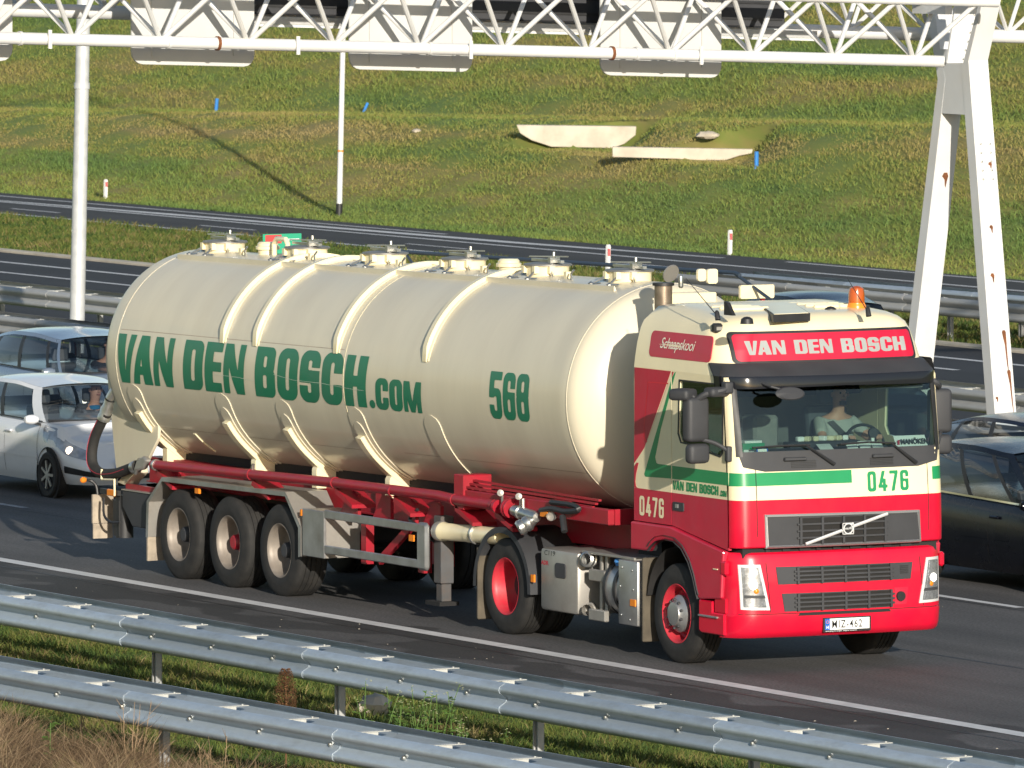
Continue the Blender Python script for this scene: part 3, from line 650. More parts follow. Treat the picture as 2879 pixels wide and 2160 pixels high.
# ================================================================== wheels
def tyre_mesh(r, w, rin, nm='wheel'):
    h = w/2; tr = []
    ng = 5; x = -h+.035
    for g_ in range(ng):
        x1 = x+(w-.07)/ng-.012; tr += [(r, x), (r, x1)]
        if g_ < ng-1: tr += [(r-.014, x1+.001), (r-.014, x1+.011)]
        x = x1+.012
    out = [(rin, -h+.05), (rin+.005, -h+.012), (rin+.03, -h-.004), (rin+.10, -h-.012), (rin+.115, -h-.008), (r-.075, -h-.006), (r-.035, -h+.004), (r-.012, -h+.02)]
    prof = out+tr+[(a, -b) for a, b in reversed(out)]
    return MB().lathe(prof, (0,0,0), (0,1,0), 56)
def wheel_set(kind):
    """returns unlinked prototypes: tyre and list of (name, object, offsets)"""
    if kind == 'front':
        ty = tyre_mesh(.522, .305, .295); rim = MB().lathe([(.295,-.125), (.312,-.148), (.306,-.155), (.288,-.14), (.272,-.10), (.262,-.03), (.235,-.015), (.205,-.075), (.17,-.105)], n=48)
        hub = MB().lathe([(.195,-.085), (.195,-.125), (.16,-.155), (.128,-.175), (.12,-.195), (.075,-.203), (0,-.203)], n=40); rm, hm = M_redrim, M_alu; nut = (.148, -.165, 10)
    elif kind == 'drive':
        ty = tyre_mesh(.522, .30, .295); rim = MB().lathe([(.295,-.12), (.312,-.143), (.306,-.15), (.288,-.137), (.274,-.10), (.264,.02), (.252,.10), (.215,.135), (.15,.125)], n=48)
        hub = MB().lathe([(.15,.125), (.13,.10), (.125,.03), (.10,.015), (0,.01)], n=32); rm, hm = M_redrim, M_dark; nut = (.17, .115, 10)
    else:
        ty = tyre_mesh(.525, .375, .295); rim = MB().lathe([(.295,-.155), (.312,-.18), (.306,-.187), (.288,-.173), (.276,-.13), (.268,-.02), (.256,.045), (.22,.07), (.15,.06)], n=48)
        hub = MB().lathe([(.15,.06), (.135,.045), (.13,-.02), (.092,-.035), (.088,-.11), (.07,-.13), (0,-.13)], n=32); rm, hm = M_rim, M_blackm; nut = (.165, .05, 10)
    T = ty.build('wheel', M_rubber, None, ang=40); Rm = rim.build('rim', rm, None, ang=50); Hb = hub.build('hub', hm, None, ang=40)
    nt_ = MB()
    nt_.lathe([(.015,.0), (.015,-.018), (.010,-.025), (0,-.025)], (0,0,0), (0,1,0), 6); Nt = nt_.build('wheel_nut', M_blackm if kind == 'front' else M_dark, None)
    for o in (T, Rm, Hb, Nt): COL.objects.unlink(o)
    return T, Rm, Hb, Nt, nut
WS = {k: wheel_set(k) for k in ('front', 'drive', 'trailer')}
def wheel(parent, kind, x, y, z, far=False, hubmat=None, nuts=True):
    T, Rm, Hb, Nt, (nr, nh, nn) = WS[kind]
    Mx = Matrix.Translation((x, y, z)) @ (Matrix.Rotation(math.pi, 4, 'Z') if far else Matrix()) @ Matrix.Rotation(rnd.uniform(0, 1), 4, 'Y')
    o = inst(T, parent, Mx, 'wheel')
    for src, nm in ((Rm, 'rim'), (Hb, 'hub')):
        c = bpy.data.objects.new(nm, src.data); COL.objects.link(c); c.parent = o
        if nm == 'hub' and hubmat: c.data = src.data.copy(); c.data.materials[0] = hubmat
    if nuts and not far:
        for i in range(nn):
            a = 2*math.pi*i/nn; c = bpy.data.objects.new('wheel_nut', Nt.data); COL.objects.link(c); c.parent = o; c.location = (nr*math.cos(a), nh, nr*math.sin(a))
    return o

# ================================================================== tank trailer
TR = thing('tank_trailer', 'cream cylindrical tank semi-trailer with green lettering and red chassis', 'tank trailer', (-8.0, 1.25, 0))
TRAD, TK = 1.225, .105/11.15
def tzc(x): return 2.589+(x+2.41)*TK
def tcyl(x, deg, r=TRAD):
    a = R(deg); return (x, 1.25-r*math.cos(a), tzc(x)+r*math.sin(a))
def ring(x, r, n=96): return [tcyl(x, 360*i/n, r) for i in range(n)]
dome = [(0,1.0), (.06,.995), (.13,.972), (.19,.935), (.245,.88), (.30,.79), (.345,.66), (.38,.5), (.405,.32), (.42,.14), (.423,.001)]
dome2 = [(.60*math.sin(R(t_)), max(.001, math.cos(R(t_)))) for t_ in (0,8,16,24,32,40,48,56,64,72,80,86,90)]
rows = [ring(-13.78-d*.75, TRAD*k) for d, k in reversed(dome2)]
rows += [ring(x, TRAD) for x in np.linspace(-13.4, -2.6, 28)]
rows += [ring(-2.41+d*.82, TRAD*k) for d, k in dome2]
TANK = MB().loft(rows, closed=True).build('tank_shell', M_tank, TR, ang=180)
def band(name, x0, x1, a0, a1, h, mt, parent, n=24, r0=TRAD-.004, bev=.0, taper=None):
    """curved slab wrapped on the tank between angles a0..a1"""
    rows = []
    for i in range(n+1):
        a = a0+(a1-a0)*i/n; hh = h(i/n) if callable(h) else h; e0, e1 = (x0, x1) if taper is None else taper(i/n)
        rows.append([tcyl(e0, a, r0), tcyl(e1, a, r0), tcyl(e1, a, TRAD+hh), tcyl(e0, a, TRAD+hh)])
    return MB().loft(rows, closed=True, cap=True).build(name, mt, parent, bevel=bev, ang=40)
for x in (-13.56, -2.41): band('weld_ring', x-.008, x+.008, -89, 269, .0035, M_tank, TR, 90)
for x in (-7.66,): band('weld_seam', x-.006, x+.006, -70, 250, .003, M_cream, TR, 60)
for x in (-10.78, -9.93, -7.90, -5.73):
    band('stiffener_rib', x-.045, x+.045, 13, 167, lambda t: .055*min(1, t*14+.25, (1-t)*14+.25), M_cream, TR, 40)
    band('rib_flange', x+.05, x+.085, 13.5, 166.5, .008, M_cream, TR, 40)
def roundtop(x, w_):
    return lambda t: (x-w_*math.sqrt(max(.02, 1-(1-min(1, t/.10))**2)), x+w_*math.sqrt(max(.02, 1-(1-min(1, t/.10))**2)))
for x, d1, d2 in ((-13.18,1,1), (-10.84,1,1), (-9.28,1,1), (-7.46,1,1), (-5.62,1,0)):
    band('doubler_plate', 0, 0, -14.2, -78, .010, M_tank, TR, 40, taper=roundtop(x, .19))
    if d2:
        band('doubler_plate', 0, 0, -22, -78, .020, M_tank, TR, 40, taper=roundtop(x-.02, .11))
        band('saddle_rib', x-.12, x+.02, -30, -86, lambda t: .07+.10*max(0, t-.35), M_cream, TR, 28, bev=.006)
        MB().prism([(.62,1.62), (.50,1.42), (.50,1.20), (1.1,1.20), (1.1,1.40)], 0, x-.115, x+.015).build('saddle_foot', M_cream, TR, bevel=.008)
for a in (69.0, 111.0):
    q = [[tcyl(x, a-1.4, TRAD-.004), tcyl(x, a+.2, TRAD-.004), tcyl(x, a+.2, TRAD+.05), tcyl(x, a-.3, TRAD+.05)] for x in np.linspace(-13.47, -2.75, 14)]
    MB().loft(q, closed=True, cap=True).build('gutter', M_tank, TR)
M_seam = mat('weld line', (.40,.31,.24), .6, var=.2, vscale=3)
for x0, x1, a in ((-13.5,-7.7,15.3), (-6.7,-2.45,-39.5), (-13.3,-7.7,-41.0)):
    q = [[tcyl(x, a, TRAD+.0005), tcyl(x, a+.35, TRAD+.0015)] for x in np.linspace(x0, x1, 12)]
    MB().loft(q).build('weld_seam', M_seam, TR, smooth=False)
band('lift_slot', -12.16, -12.10, -43, -59, .012, M_cream, TR, 10)
# lettering on the shell
def tmap(x0, a0): return lambda u, v: tcyl(x0+u+.10*(v-.28), a0+math.degrees(v/TRAD), TRAD+.0035)
words('lettering', [('VAN',.03,.02,.565,1.37,.065), ('DEN',1.83,.02,.565,1.43,.085), ('BOSCH',3.70,.02,.565,1.42,.085), ('.COM',6.55,.02,.335,1.44,.08)], 8.05, .62, .011, tmap(-13.57, -14.4), M_greendark, TANK, .004)
lettering('fleet_number', [('568',.02,.02,.50,1.06,.09)], .96, .55, .014, lambda u, v: tcyl(-4.17+u, -13.0+math.degrees(v/TRAD), TRAD+.0035), M_greendark, TANK, .006)
# faint ghost scuffs across the lettering
M_scuff = mat('pale scratch', (.55,.60,.50), .6, var=.2)
for pts in ([(-9.4,-1.0), (-8.9,-3.0), (-8.2,-3.2), (-7.5,-4.6), (-7.15,-4.9)], [(-10.9,-4.2), (-10.3,-4.5), (-9.9,-5.6)]):
    rr = [[tcyl(x, a, TRAD+.0045), tcyl(x, a+.16, TRAD+.0045)] for x, a in pts]; MB().loft(rr).build('scratch', M_scuff, TANK, smooth=False)
# manholes
M_lid = mat('dull steel lid', (.22,.21,.19), .45, metal=.5, var=.2, vscale=6)
def manhole(x):
    z0 = tzc(x)+TRAD
    nk = MB().lathe([(.235,-.05), (.235,.085), (.25,.09), (.25,.10)], (x,1.25,z0), (0,0,1), 28).build('manhole', M_cream, TR)
    MB().lathe([(.0,.135), (.17,.132), (.262,.118), (.268,.10), (.24,.096)], (x,1.25,z0), (0,0,1), 28).build('lid', M_lid, nk)
    a = MB().bar((x-.34,1.25,z0+.15), (x+.34,1.25,z0+.15), .045, .03); a.tube([(x+.14,1.25,z0+.14), (x+.14,1.25,z0+.25)], .018, 8); a.box(x+.11, x+.17, 1.19, 1.31, z0+.13, z0+.19); a.bar((x-.05,1.05,z0+.20), (x+.33,1.33,z0+.205), .014, .014); a.build('lid_bar', M_steel, nk)
    for i, an in enumerate((200, 250, 300, 340)):
        c, s_ = math.cos(R(an)), math.sin(R(an)); b = Vector((x+.25*c, 1.25+.25*s_, z0+.05))
        q = MB().box(b.x-.03, b.x+.03, b.y-.03, b.y+.03, b.z-.03, b.z+.05, 0); q.build('clamp_bracket', M_cream, nk)
        e = Vector((x+.42*c, 1.25+.42*s_, z0-.035)); q = MB().tube([b, e], .012, 6); q.lathe([(0,-.035), (.032,-.02), (.035,.01), (0,.03)], e, (0,0,1), 8); q.tube([e, e+Vector((.18,.02,.015))], .009, 5); q.build('wing_nut', M_steel, nk)
for x in (-13.15, -11.0, -9.02, -7.08, -5.12, -3.25): manhole(x)
for x in (-12.02, -6.03):
    z0 = tzc(x)+TRAD; MB().lathe([(.11,-.04), (.11,.05), (.14,.055), (.14,.09), (.12,.10), (.12,.12), (.10,.14), (0,.145)], (x,1.25,z0), (0,0,1), 20).build('breather_valve', M_cream, TR)
z0 = tzc(-11.6)+TRAD; MB().tube([(-11.75,1.2,z0-.02), (-11.75,1.2,z0+.13), (-11.68,1.2,z0+.19), (-11.45,1.2,z0+.19), (-11.40,1.2,z0+.14), (-11.40,1.2,z0+.06)], .03, 10).build('vent_pipe', M_cream, TR)
for x in (-12.35, -10.55, -8.35, -6.3, -4.35): z0 = tzc(x)+TRAD; MB().box(x-.03, x+.03, 1.05, 1.12, z0-.02, z0+.06).build('bracket', M_cream, TR); MB().tube([(x+.2,1.02,z0-.02), (x+.2,1.02,z0+.05), (x+.26,1.02,z0+.09)], .012, 6).build('catch', M_steel, TR)
M_sg = mat('green notice', (.02,.30,.17), .5); M_sr = mat('red notice', (.5,.05,.05), .5); M_sw = mat('white print', (.8,.8,.8), .5)
sg = MB().box(-12.5, -12.49, 1.42, 1.92, 3.70, 3.93).build('notice_plate', M_sg, TR)
MB().box(-12.489, -12.487, 1.45, 1.66, 3.82, 3.92).build('notice_field', M_sr, sg); MB().box(-12.489, -12.487, 1.72, 1.89, 3.85, 3.87).build('notice_print', M_sw, sg)
# folding hand rail and walkway on the far side
M_bluet = mat('dark handrail', (.05,.07,.10), .45, metal=.4)
MB().tube([(-10.4,2.1,3.80), (-2.45,2.1,3.90), (-2.35,2.1,3.88)], .022, 8).build('handrail', M_bluet, TR)
for x in (-10.2, -7.6, -5.0): MB().tube([(x,2.1,3.80+(x+10.4)*.0126), (x+.5,2.15,3.42)], .016, 6).build('handrail_strut', M_bluet, TR)
MB().tube([(-2.45,2.1,3.89), (-1.7,2.15,3.62)], .018, 6).build('handrail_strut', M_bluet, TR)
for px0, px1, py0, py1 in ((1961,1984,756,786), (1988,2017,756,793)):
    a, b = at(px0, py1, -2.35, 0), at(px1, py0, -2.35, 0); MB().prism(rrect(a.y, a.z-.02, b.y, b.z, .03), 0, -2.38, -2.34).build('step_plate', M_cream, TR)
a, b = at(1886, 870, -2.0, 0), at(2016, 822, -2.0, 0); MB().box(-2.5, -2.0, a.y, b.y, a.z-.5, b.z).build('ladder_box', M_cream, TR, bevel=.012)
a, b = at(2082, 841, -2.1, 0), at(2177, 800, -2.1, 0); bd = MB().prism(rrect(a.y, a.z, b.y, b.z, .02), 0, -2.14, -2.10).build('number_board', M_cream, TR)
MB().box(-2.2, -2.16, b.y-.12, b.y-.08, 3.0, b.z-.05).build('board_stay', M_redframe, TR)
# rear skirt
MB().prism([(-14.42,2.4), (-14.12,1.0), (-13.6,.98), (-13.2,1.36), (-13.0,1.55), (-12.98,1.75), (-13.5,2.4)], 1, .30, .34).build('rear_skirt', M_tank, TR, bevel=.008)
MB().prism([(-13.75,1.0), (-13.55,.98), (-13.25,1.14), (-13.3,1.24)], 1, .12, .30).build('skirt_tray', M_tank, TR, bevel=.01)
# ---- chassis
for y in (.62, 1.78):
    q = MB().box(-13.9, -1.9, y, y+.1, 1.0, 1.26); q.box(-13.9, -1.9, y-.04, y+.14, 1.26, 1.285); q.box(-13.9, -4.6, y-.04, y+.14, .985, 1.0); q.build('frame_rail', M_redframe, TR)
for x in (-13.6, -11.8, -10.2, -8.0, -6.2, -4.2, -2.4): MB().box(x-.05, x+.05, .72, 1.78, 1.02, 1.2).build('cross_member', M_redframe, TR)
for y in (0.02, 2.40): MB().box(-4.85, -1.46, y, y+.08, 1.335, 1.50).build('side_beam', M_redframe, TR, bevel=.01)
MB().box(-4.3, -1.46, .10, 2.40, 1.335, 1.36).build('neck_plate', M_redframe, TR); MB().box(-1.52, -1.46, .1, 2.4, 1.36, 1.50).build('front_beam', M_redframe, TR)
for z, dy in ((1.53,.03), (1.565,.07), (1.60,.11)): MB().bar((-4.86,dy+.02,z+.0), (-1.85,dy+.02,z-.03), .035, .022).build('hose_rail', M_redframe, TR)
MB().box(-4.95, -4.72, .0, .35, 1.28, 1.66).build('rail_post', M_redframe, TR, bevel=.01)
for x in (-12.35, -7.75, -6.95, -6.35, -5.75): MB().prism([(x-.28,1.0), (x+.18,1.0), (x+.18,1.26), (x+.08,1.30), (x-.05,1.27)], 1, .16, .20).build('gusset', M_redframe, TR)
q = MB().box(-7.9, -5.5, .55, .6, .98, 1.28); q.build('web_plate', M_redframe, TR)
for x, wd in ((-7.35,.10), (-5.95,.12)): MB().box(x-wd, x+.02, .14, .24, .50, 1.0).build('hanger', M_redframe, TR)
MB().bar((-7.1,.2,.55), (-6.35,.2,.98), .05, .09).build('brace', M_redframe, TR); MB().box(-6.45, -5.7, .35, .40, .58, .98).build('hanger_plate', M_redframe, TR)
for y in (.2, 1.4):
    pass
for x in (-9.287, -10.597, -11.907): MB().tube([(x,.3,.515), (x,2.2,.515)], .07, 10).build('axle', M_dark, TR)
MB().box(-13.4, -5.0, .74, 1.76, 1.1, 1.55).build('dark_filler', M_dark, TR); MB().box(-12.4, -8.6, .55, 1.95, .62, .98).build('suspension', M_dark, TR, bevel=.03); MB().box(-13.5, -12.9, .5, 2.0, .55, .95).build('air_reservoir', M_dark, TR, bevel=.08)  # dark box between the rails, added to block the bright gap under the tank
# long red pipe with clamps
pz = lambda x: 1.29+(x+12.46)*.0194 if x < -7.8 else 1.38
MB().tube([(-12.5,.0,1.29), (-7.8,.0,1.38), (-5.3,.0,1.40), (-4.98,.0,1.385), (-3.98,.0,1.385)], .057, 16).build('discharge_pipe', M_redframe, TR)
for x in (-12.42, -9.93, -7.82, -6.40, -4.93, -4.0):
    o = Vector((x,0,pz(x))); MB().lathe([(.058,-.022), (.066,-.022), (.066,.022), (.058,.022)], o, (1,0,.01), 16).build('pipe_clamp', M_redframe if x > -12 else M_steel, TR)
    MB().prism([(x+.02,pz(x)-.055), (x+.42,pz(x)-.22), (x+.42,pz(x)-.26), (x,pz(x)-.12)], 1, .0, .30).build('pipe_bracket', M_redframe, TR)
MB().tube([(-9.9,.0,1.40), (-9.88,.0,1.46)], .02, 8).build('clamp_bolt', M_steel, TR)
# rear hose
HP = [(-14.0,.12,1.80), (-14.12,.10,1.68), (-14.24,.08,1.52), (-14.29,.06,1.34), (-14.26,.05,1.20), (-14.15,.05,1.12), (-13.95,.05,1.09), (-13.6,.05,1.12), (-13.25,.04,1.19), (-13.02,.03,1.235)]
def smoothpath(P, k=4):
    o = []
    for i in range(len(P)-1):
        p0, p1, p2, p3 = [Vector(P[max(0, min(len(P)-1, i+d))]) for d in (-1, 0, 1, 2)]
        for j in range(k):
            t = j/k; o.append(.5*((2*p1)+(p2-p0)*t+(2*p0-5*p1+4*p2-p3)*t*t+(3*p1-p0-3*p2+p3)*t**3))
    o.append(Vector(P[-1])); return o
hs = MB().tube(smoothpath(HP), .062, 14).build('hose', M_rubber, TR)
M_redl = mat('red hose print', (.35,.02,.04), .6)
MB().tube([p_+Vector((-.02,-.06,.0)) for p_ in smoothpath(HP)[3:-4]], .006, 4).build('hose_stripe', M_redl, hs)
MB().tube(smoothpath([(-13.7,.45,1.75), (-13.85,.40,1.45), (-14.05,.35,1.15), (-14.0,.3,.95)]), .045, 10).build('hose', M_rubber, TR)
MB().lathe([(.05,-.05), (.075,-.05), (.08,.0), (.07,.02), (.075,.10), (.06,.14), (.06,.22)], (-14.05,.11,1.76), (.45,.1,.9), 16).build('hose_coupling', M_steel, TR)
MB().tube(smoothpath([(-13.95,.13,1.97), (-13.85,.18,2.1), (-13.7,.3,2.2)]), .055, 12).build('elbow_pipe', M_steel, TR)
q = MB().lathe([(.065,0), (.075,.0), (.08,.06), (.07,.08)], (-13.08,.03,1.22), (1,0,.2), 14); q.tube([(-12.98,.0,1.16), (-12.86,.0,1.33)], .03, 8); q.build('hose_coupling', M_steel, TR)
MB().prism([(-13.0,1.18), (-12.75,1.22), (-12.62,1.33), (-12.72,1.38), (-12.9,1.32)], 1, -.03, .05).build('pipe_elbow', M_alutank, TR, bevel=.02)
MB().tube([(-13.9,.0,1.15), (-13.9,.0,1.03), (-13.55,.0,1.05), (-13.55,.0,.86)], .013, 6).build('hose_hook', M_cream, TR)
# rear lower details
MB().prism([(-13.47,.93), (-12.68,.93), (-12.70,.74), (-12.85,.52), (-13.2,.52), (-13.47,.74)], 1, .06, .55).build('tool_box', M_blackm, TR, bevel=.01)
MB().box(-13.47, -12.68, .05, .56, .932, .945).build('tool_box_lid', M_alutank, TR)
q = MB().tube([(-13.62,.16,.86), (-13.62,.16,.36)], .105, 14); q.box(-13.72, -13.56, .06, .10, .38, .80); q.build('rear_cylinder', M_black, TR)
M_flap = mat('dusty mud flap', (.36,.30,.23), .8, var=.2, vscale=5, dirt=(.12,.10,.08), dscale=6, damt=.7)
MB().box(-14.12, -14.09, -.03, .24, .50, .84).build('rear_guard', M_flap, TR); MB().box(-14.115, -14.095, -.02, .23, .32, .495).build('rear_flap', M_flap, TR)
q = MB().tube(smoothpath([(-14.1,.04,.83), (-14.12,.03,.94), (-14.16,-.02,1.0), (-14.16,-.10,1.01)]), .018, 8); q.build('marker_arm', M_black, TR); MB().lathe([(0,-.05), (.03,-.04), (.038,0), (.03,.02), (0,.03)], (-14.16,-.12,1.01), (.6,-1,0), 12).build('marker_lamp', M_amber, TR)
MB().tube(smoothpath([(-13.85,.0,.82), (-13.8,-.02,.62), (-13.62,-.02,.55), (-13.4,.0,.56)]), .016, 6).build('cable', M_black, TR)
MB().box(-14.0, -13.5, .02, .06, .86, .92).build('light_bar', M_black, TR); MB().box(-13.75, -13.55, -.01, .02, .85, .93).build('side_marker', M_amber, TR, bevel=.01)
MB().box(-13.5, -12.6, .12, .18, .93, 1.0).build('rear_rail', M_redframe, TR)
# mudguard over the three axles
OUT = [(-12.66,.44), (-12.63,.86), (-12.22,1.165), (-9.02,1.20), (-8.63,.83), (-8.63,.50)]
INN = [(-12.645,.44), (-12.61,.85), (-12.21,1.15), (-9.03,1.185), (-8.645,.82), (-8.645,.50)]
MB().loft([[(x,y,z) for x, z in OUT+INN[::-1]] for y in (-.02,.50)], closed=True, cap=True).build('mudguard', M_alutank, TR)
EDG = [(x, z-.05) if i in (2, 3) else (x+(.06 if i < 3 else -.06), z-.012) for i, (x, z) in enumerate(OUT)]
MB().loft([[(x,-.025,z) for x, z in OUT], [(x,-.025,z) for x, z in EDG]]).build('mudguard_edge', M_alu, TR)
MB().box(-12.69, -12.66, .0, .46, .16, .50).build('mud_flap', M_flap, TR)
for x in (-11.35,): MB().box(x-.05, x+.05, -.0, .03, 1.03, 1.09).build('side_marker', M_amber, TR)
MB().box(-8.575, -8.03, -.03, .0, .515, 1.045).build('equipment_box', M_alu, TR, bevel=.008); MB().box(-8.57, -8.035, .0, .42, .52, 1.04).build('box_body', M_alutank, TR)
MB().box(-8.62, -8.585, -.035, -.005, .96, 1.03).build('side_marker', M_amber, TR)
for z in (.97, .575): MB().box(-8.03, -5.62, -.03, .0, z, z+.095).build('side_guard_rail', M_alu, TR, bevel=.01)
MB().prism(rrect(-5.78, .555, -5.54, 1.085, .05), 1, -.036, .03).build('side_guard_end', M_alu, TR, bevel=.03)
MB().box(-5.98, -5.87, -.02, .0, .86, .93).build('side_marker', M_amber, TR)
# landing leg
M_leg = mat('worn grey leg', (.075,.075,.078), .6, var=.2, dirt=(.12,.07,.04), dscale=5, damt=.5)
for y in (.10, 2.24):
    q = MB().box(-5.62, -5.44, y, y+.16, .42, 1.16); q.box(-5.60, -5.46, y+.02, y+.14, .22, .42); q.build('landing_leg', M_leg, TR, bevel=.01)
    MB().box(-5.74, -5.40, y-.04, y+.2, .18, .225).build('leg_foot', M_dark, TR)
MB().box(-5.62, -5.44, .26, 2.24, .95, 1.05).build('leg_cross_shaft', M_dark, TR)
MB().tube(smoothpath([(-6.0,.1,1.2), (-6.15,.08,1.08), (-5.9,.06,1.02), (-5.72,.06,.94), (-5.6,.1,.88)]), .02, 6).build('crank_handle', M_black, TR)
MB().lathe([(0,-.68), (.1,-.68), (.105,-.6), (.095,-.58), (.095,0), (.1,0), (.1,.12), (.095,.12), (.095,.75), (0,.75)], (-4.8,.12,1.015), (1,0,.03), 22).build('hose_tube', M_cream, TR)
MB().lathe([(0,-.02), (.108,-.02), (.112,.07), (.1,.09)], (-5.50,.12,.994), (1,0,.03), 22).build('tube_cap', M_alutank, TR)
MB().lathe([(.097,-.02), (.112,-.02), (.112,.02), (.097,.02)], (-4.62,.12,1.02), (1,0,.03), 22).build('tube_clamp', M_steel, TR)
# valve group
V0 = Vector((-3.95,-.01,1.385))
for x, r_, l_ in ((-3.93,.075,.05), (-3.66,.105,.035), (-3.60,.105,.03)): MB().lathe([(0,0), (r_,0), (r_,l_), (0,l_)], (x,-.01,1.375), (1,0,-.06), 16).build('pipe_flange', M_redframe, TR)
q = MB().lathe([(.06,0), (.06,.12), (.075,.12), (.075,.16), (.065,.16), (.065,.48), (.05,.52), (0,.53)], (-3.5,-.02,1.36), (1,0,-.08), 16); q.tube([(-3.3,-.02,1.36), (-3.3,-.02,1.5)], .02, 8); q.build('valve', M_steel, TR)
for x, z in ((-3.78,1.53), (-3.36,1.52)): MB().lathe([(0,-.02), (.036,-.015), (.036,.015), (0,.02)], (x,-.04,z), (.8,-.6,.1), 14).build('gauge', M_alutank, TR); MB().tube([(x,-.02,1.38), (x,-.02,z-.03)], .014, 6).build('gauge_stem', M_steel, TR)
q = MB().lathe([(.07,-.02), (.085,0), (.085,.05), (.075,.06), (.085,.08), (.085,.12), (.06,.15), (.04,.2)], (-3.12,-.16,1.20), (.3,.75,.45), 18); q.build('camlock_cap', M_steel, TR)
q = MB().tube(smoothpath([(-2.9,-.02,1.40), (-2.6,-.04,1.44), (-2.3,-.05,1.43), (-2.05,-.02,1.46), (-2.2,0,1.50), (-2.7,0,1.50)]), .03, 8); q.build('coiled_hose', M_black, TR)
MB().box(-2.7, -2.3, -.02, .06, 1.47, 1.53).build('red_lever', M_red, TR, bevel=.02); MB().tube([(-2.35,-.05,1.38), (-2.25,-.08,1.22)], .035, 8).build('hand_grip', M_black, TR)
MB().box(-2.88, -2.72, -.04, .0, 1.34, 1.42).build('side_marker', M_amber, TR); MB().lathe([(0,-.02), (.05,-.02), (.05,.02)], (-2.6,-.05,1.36), (.6,-.8,0), 14).build('gauge', M_alutank, TR)
for i, x in enumerate((-9.287, -10.597, -11.907)):
    wheel(TR, 'trailer', x, .03+.19, .517, hubmat=M_redframe if i == 1 else None); wheel(TR, 'trailer', x, 2.47-.19, .517, far=True)
# ================================================================== tractor unit
TT = thing('tractor_truck', 'red and cream tractor truck with sleeper cab pulling the tank trailer', 'truck', (-1.0, 1.25, 0))
YC = 1.25
BUMP = [(.355,1.34), (.385,1.385), (.43,1.41), (.575,1.43), (.60,1.428), (.605,1.42), (.9,1.415), (1.17,1.395), (1.215,1.375), (1.235,1.345)]
CABF = [(1.285,1.372), (1.30,1.388), (1.5,1.388), (1.775,1.376), (2.05,1.352), (2.25,1.322), (2.6,1.255), (3.03,1.17)]
def rcab(z): return .17 if z < 2.05 else .17-.09*min(1, (z-2.05)/.98)
def prof(tb, z):
    if z <= tb[0][0]: return tb[0][1]
    for (a, xa), (b, xb) in zip(tb, tb[1:]):
        if z <= b: return xa+(xb-xa)*(z-a)/(b-a)
    return tb[-1][1]
def surf(tb, y, z, r, bl, ins=0.0, off=0.0):
    """x of the rounded front at height z and lateral position y"""
    xf = prof(tb, z); y0, y1 = ins, 2*YC-ins; yy = min(y, 2*YC-y)-y0
    if yy >= r:
        return xf-bl*((y-YC)/(YC-ins-r))**2+off
    yy = max(yy, 0.0); return xf-bl-r+math.sqrt(max(0, r*r-(r-yy)**2))+off
def fcab(y, z, off=0.0): return (surf(CABF, y, z, rcab(z), .045, 0.0, off), y, z)
def fbmp(y, z, off=0.0): return (surf(BUMP, y, z, .30, .05, -.01, off), y, z)
def plan(xf, xr, ins, r, bl, ys=None, n=7, near=True, far=True):
    P = []
    if near:
        P += [(xr, ins), (xf-bl-r-.02, ins)]
        P += [(xf-bl-r+r*math.sin(R(90*i/n)), ins+r-r*math.cos(R(90*i/n))) for i in range(n+1)]
    ys = ys or [ins+r+(2*YC-2*ins-2*r)*i/12 for i in range(1, 12)]
    P += [(xf-bl*((y-YC)/(YC-ins-r))**2, y) for y in ys]
    if far:
        P += [(xf-bl-r+r*math.cos(R(90*i/n)), 2*YC-ins-r+r*math.sin(R(90*i/n))) for i in range(n+1)]
        P += [(xf-bl-r-.02, 2*YC-ins), (xr, 2*YC-ins)]
    return P
# ---- front panel with its paint bands
ysp = [.26,.34,.5,.7,.9,1.1,1.25,1.345,1.6,1.85,2.05,2.16,2.24]
zr = [1.285,1.30,1.5,1.775,1.775,1.92,1.92,2.055,2.055,2.25]
rows = [[(x, y, z) for x, y in plan(prof(CABF, z), 1.170 if z < 2.0 else 1.10 if z > 2.1 else 1.13, 0, rcab(z), .045, ysp)] for z in zr]
def pm(i, j):
    if i < 3: return 0
    if i == 6:
        q = rows[i][j]; q2 = rows[i][j+1]
        return 2 if (q[1]+q2[1])/2 < 1.345 or (q[1]+q2[1])/2 > 2.33 else 1
    return 1
FP = MB().loft(rows, mf=pm).build('front_panel', [M_red, M_cream, M_green], TT, ang=40)
lettering('fleet_number', [('0476',.0,.01,.21,.98,.13)], .56, .23, .006, lambda u, v: fcab(1.53+u, 1.81+v, .003), M_green, FP)
for y in (.235, 2.27): patch([(y-.004,1.29), (y+.004,1.29), (y+.004,2.10), (y-.004,2.10)], 1, 6, lambda a, b, o: fcab(a, b, o), .002, .004).build('panel_gap', M_dark, FP)
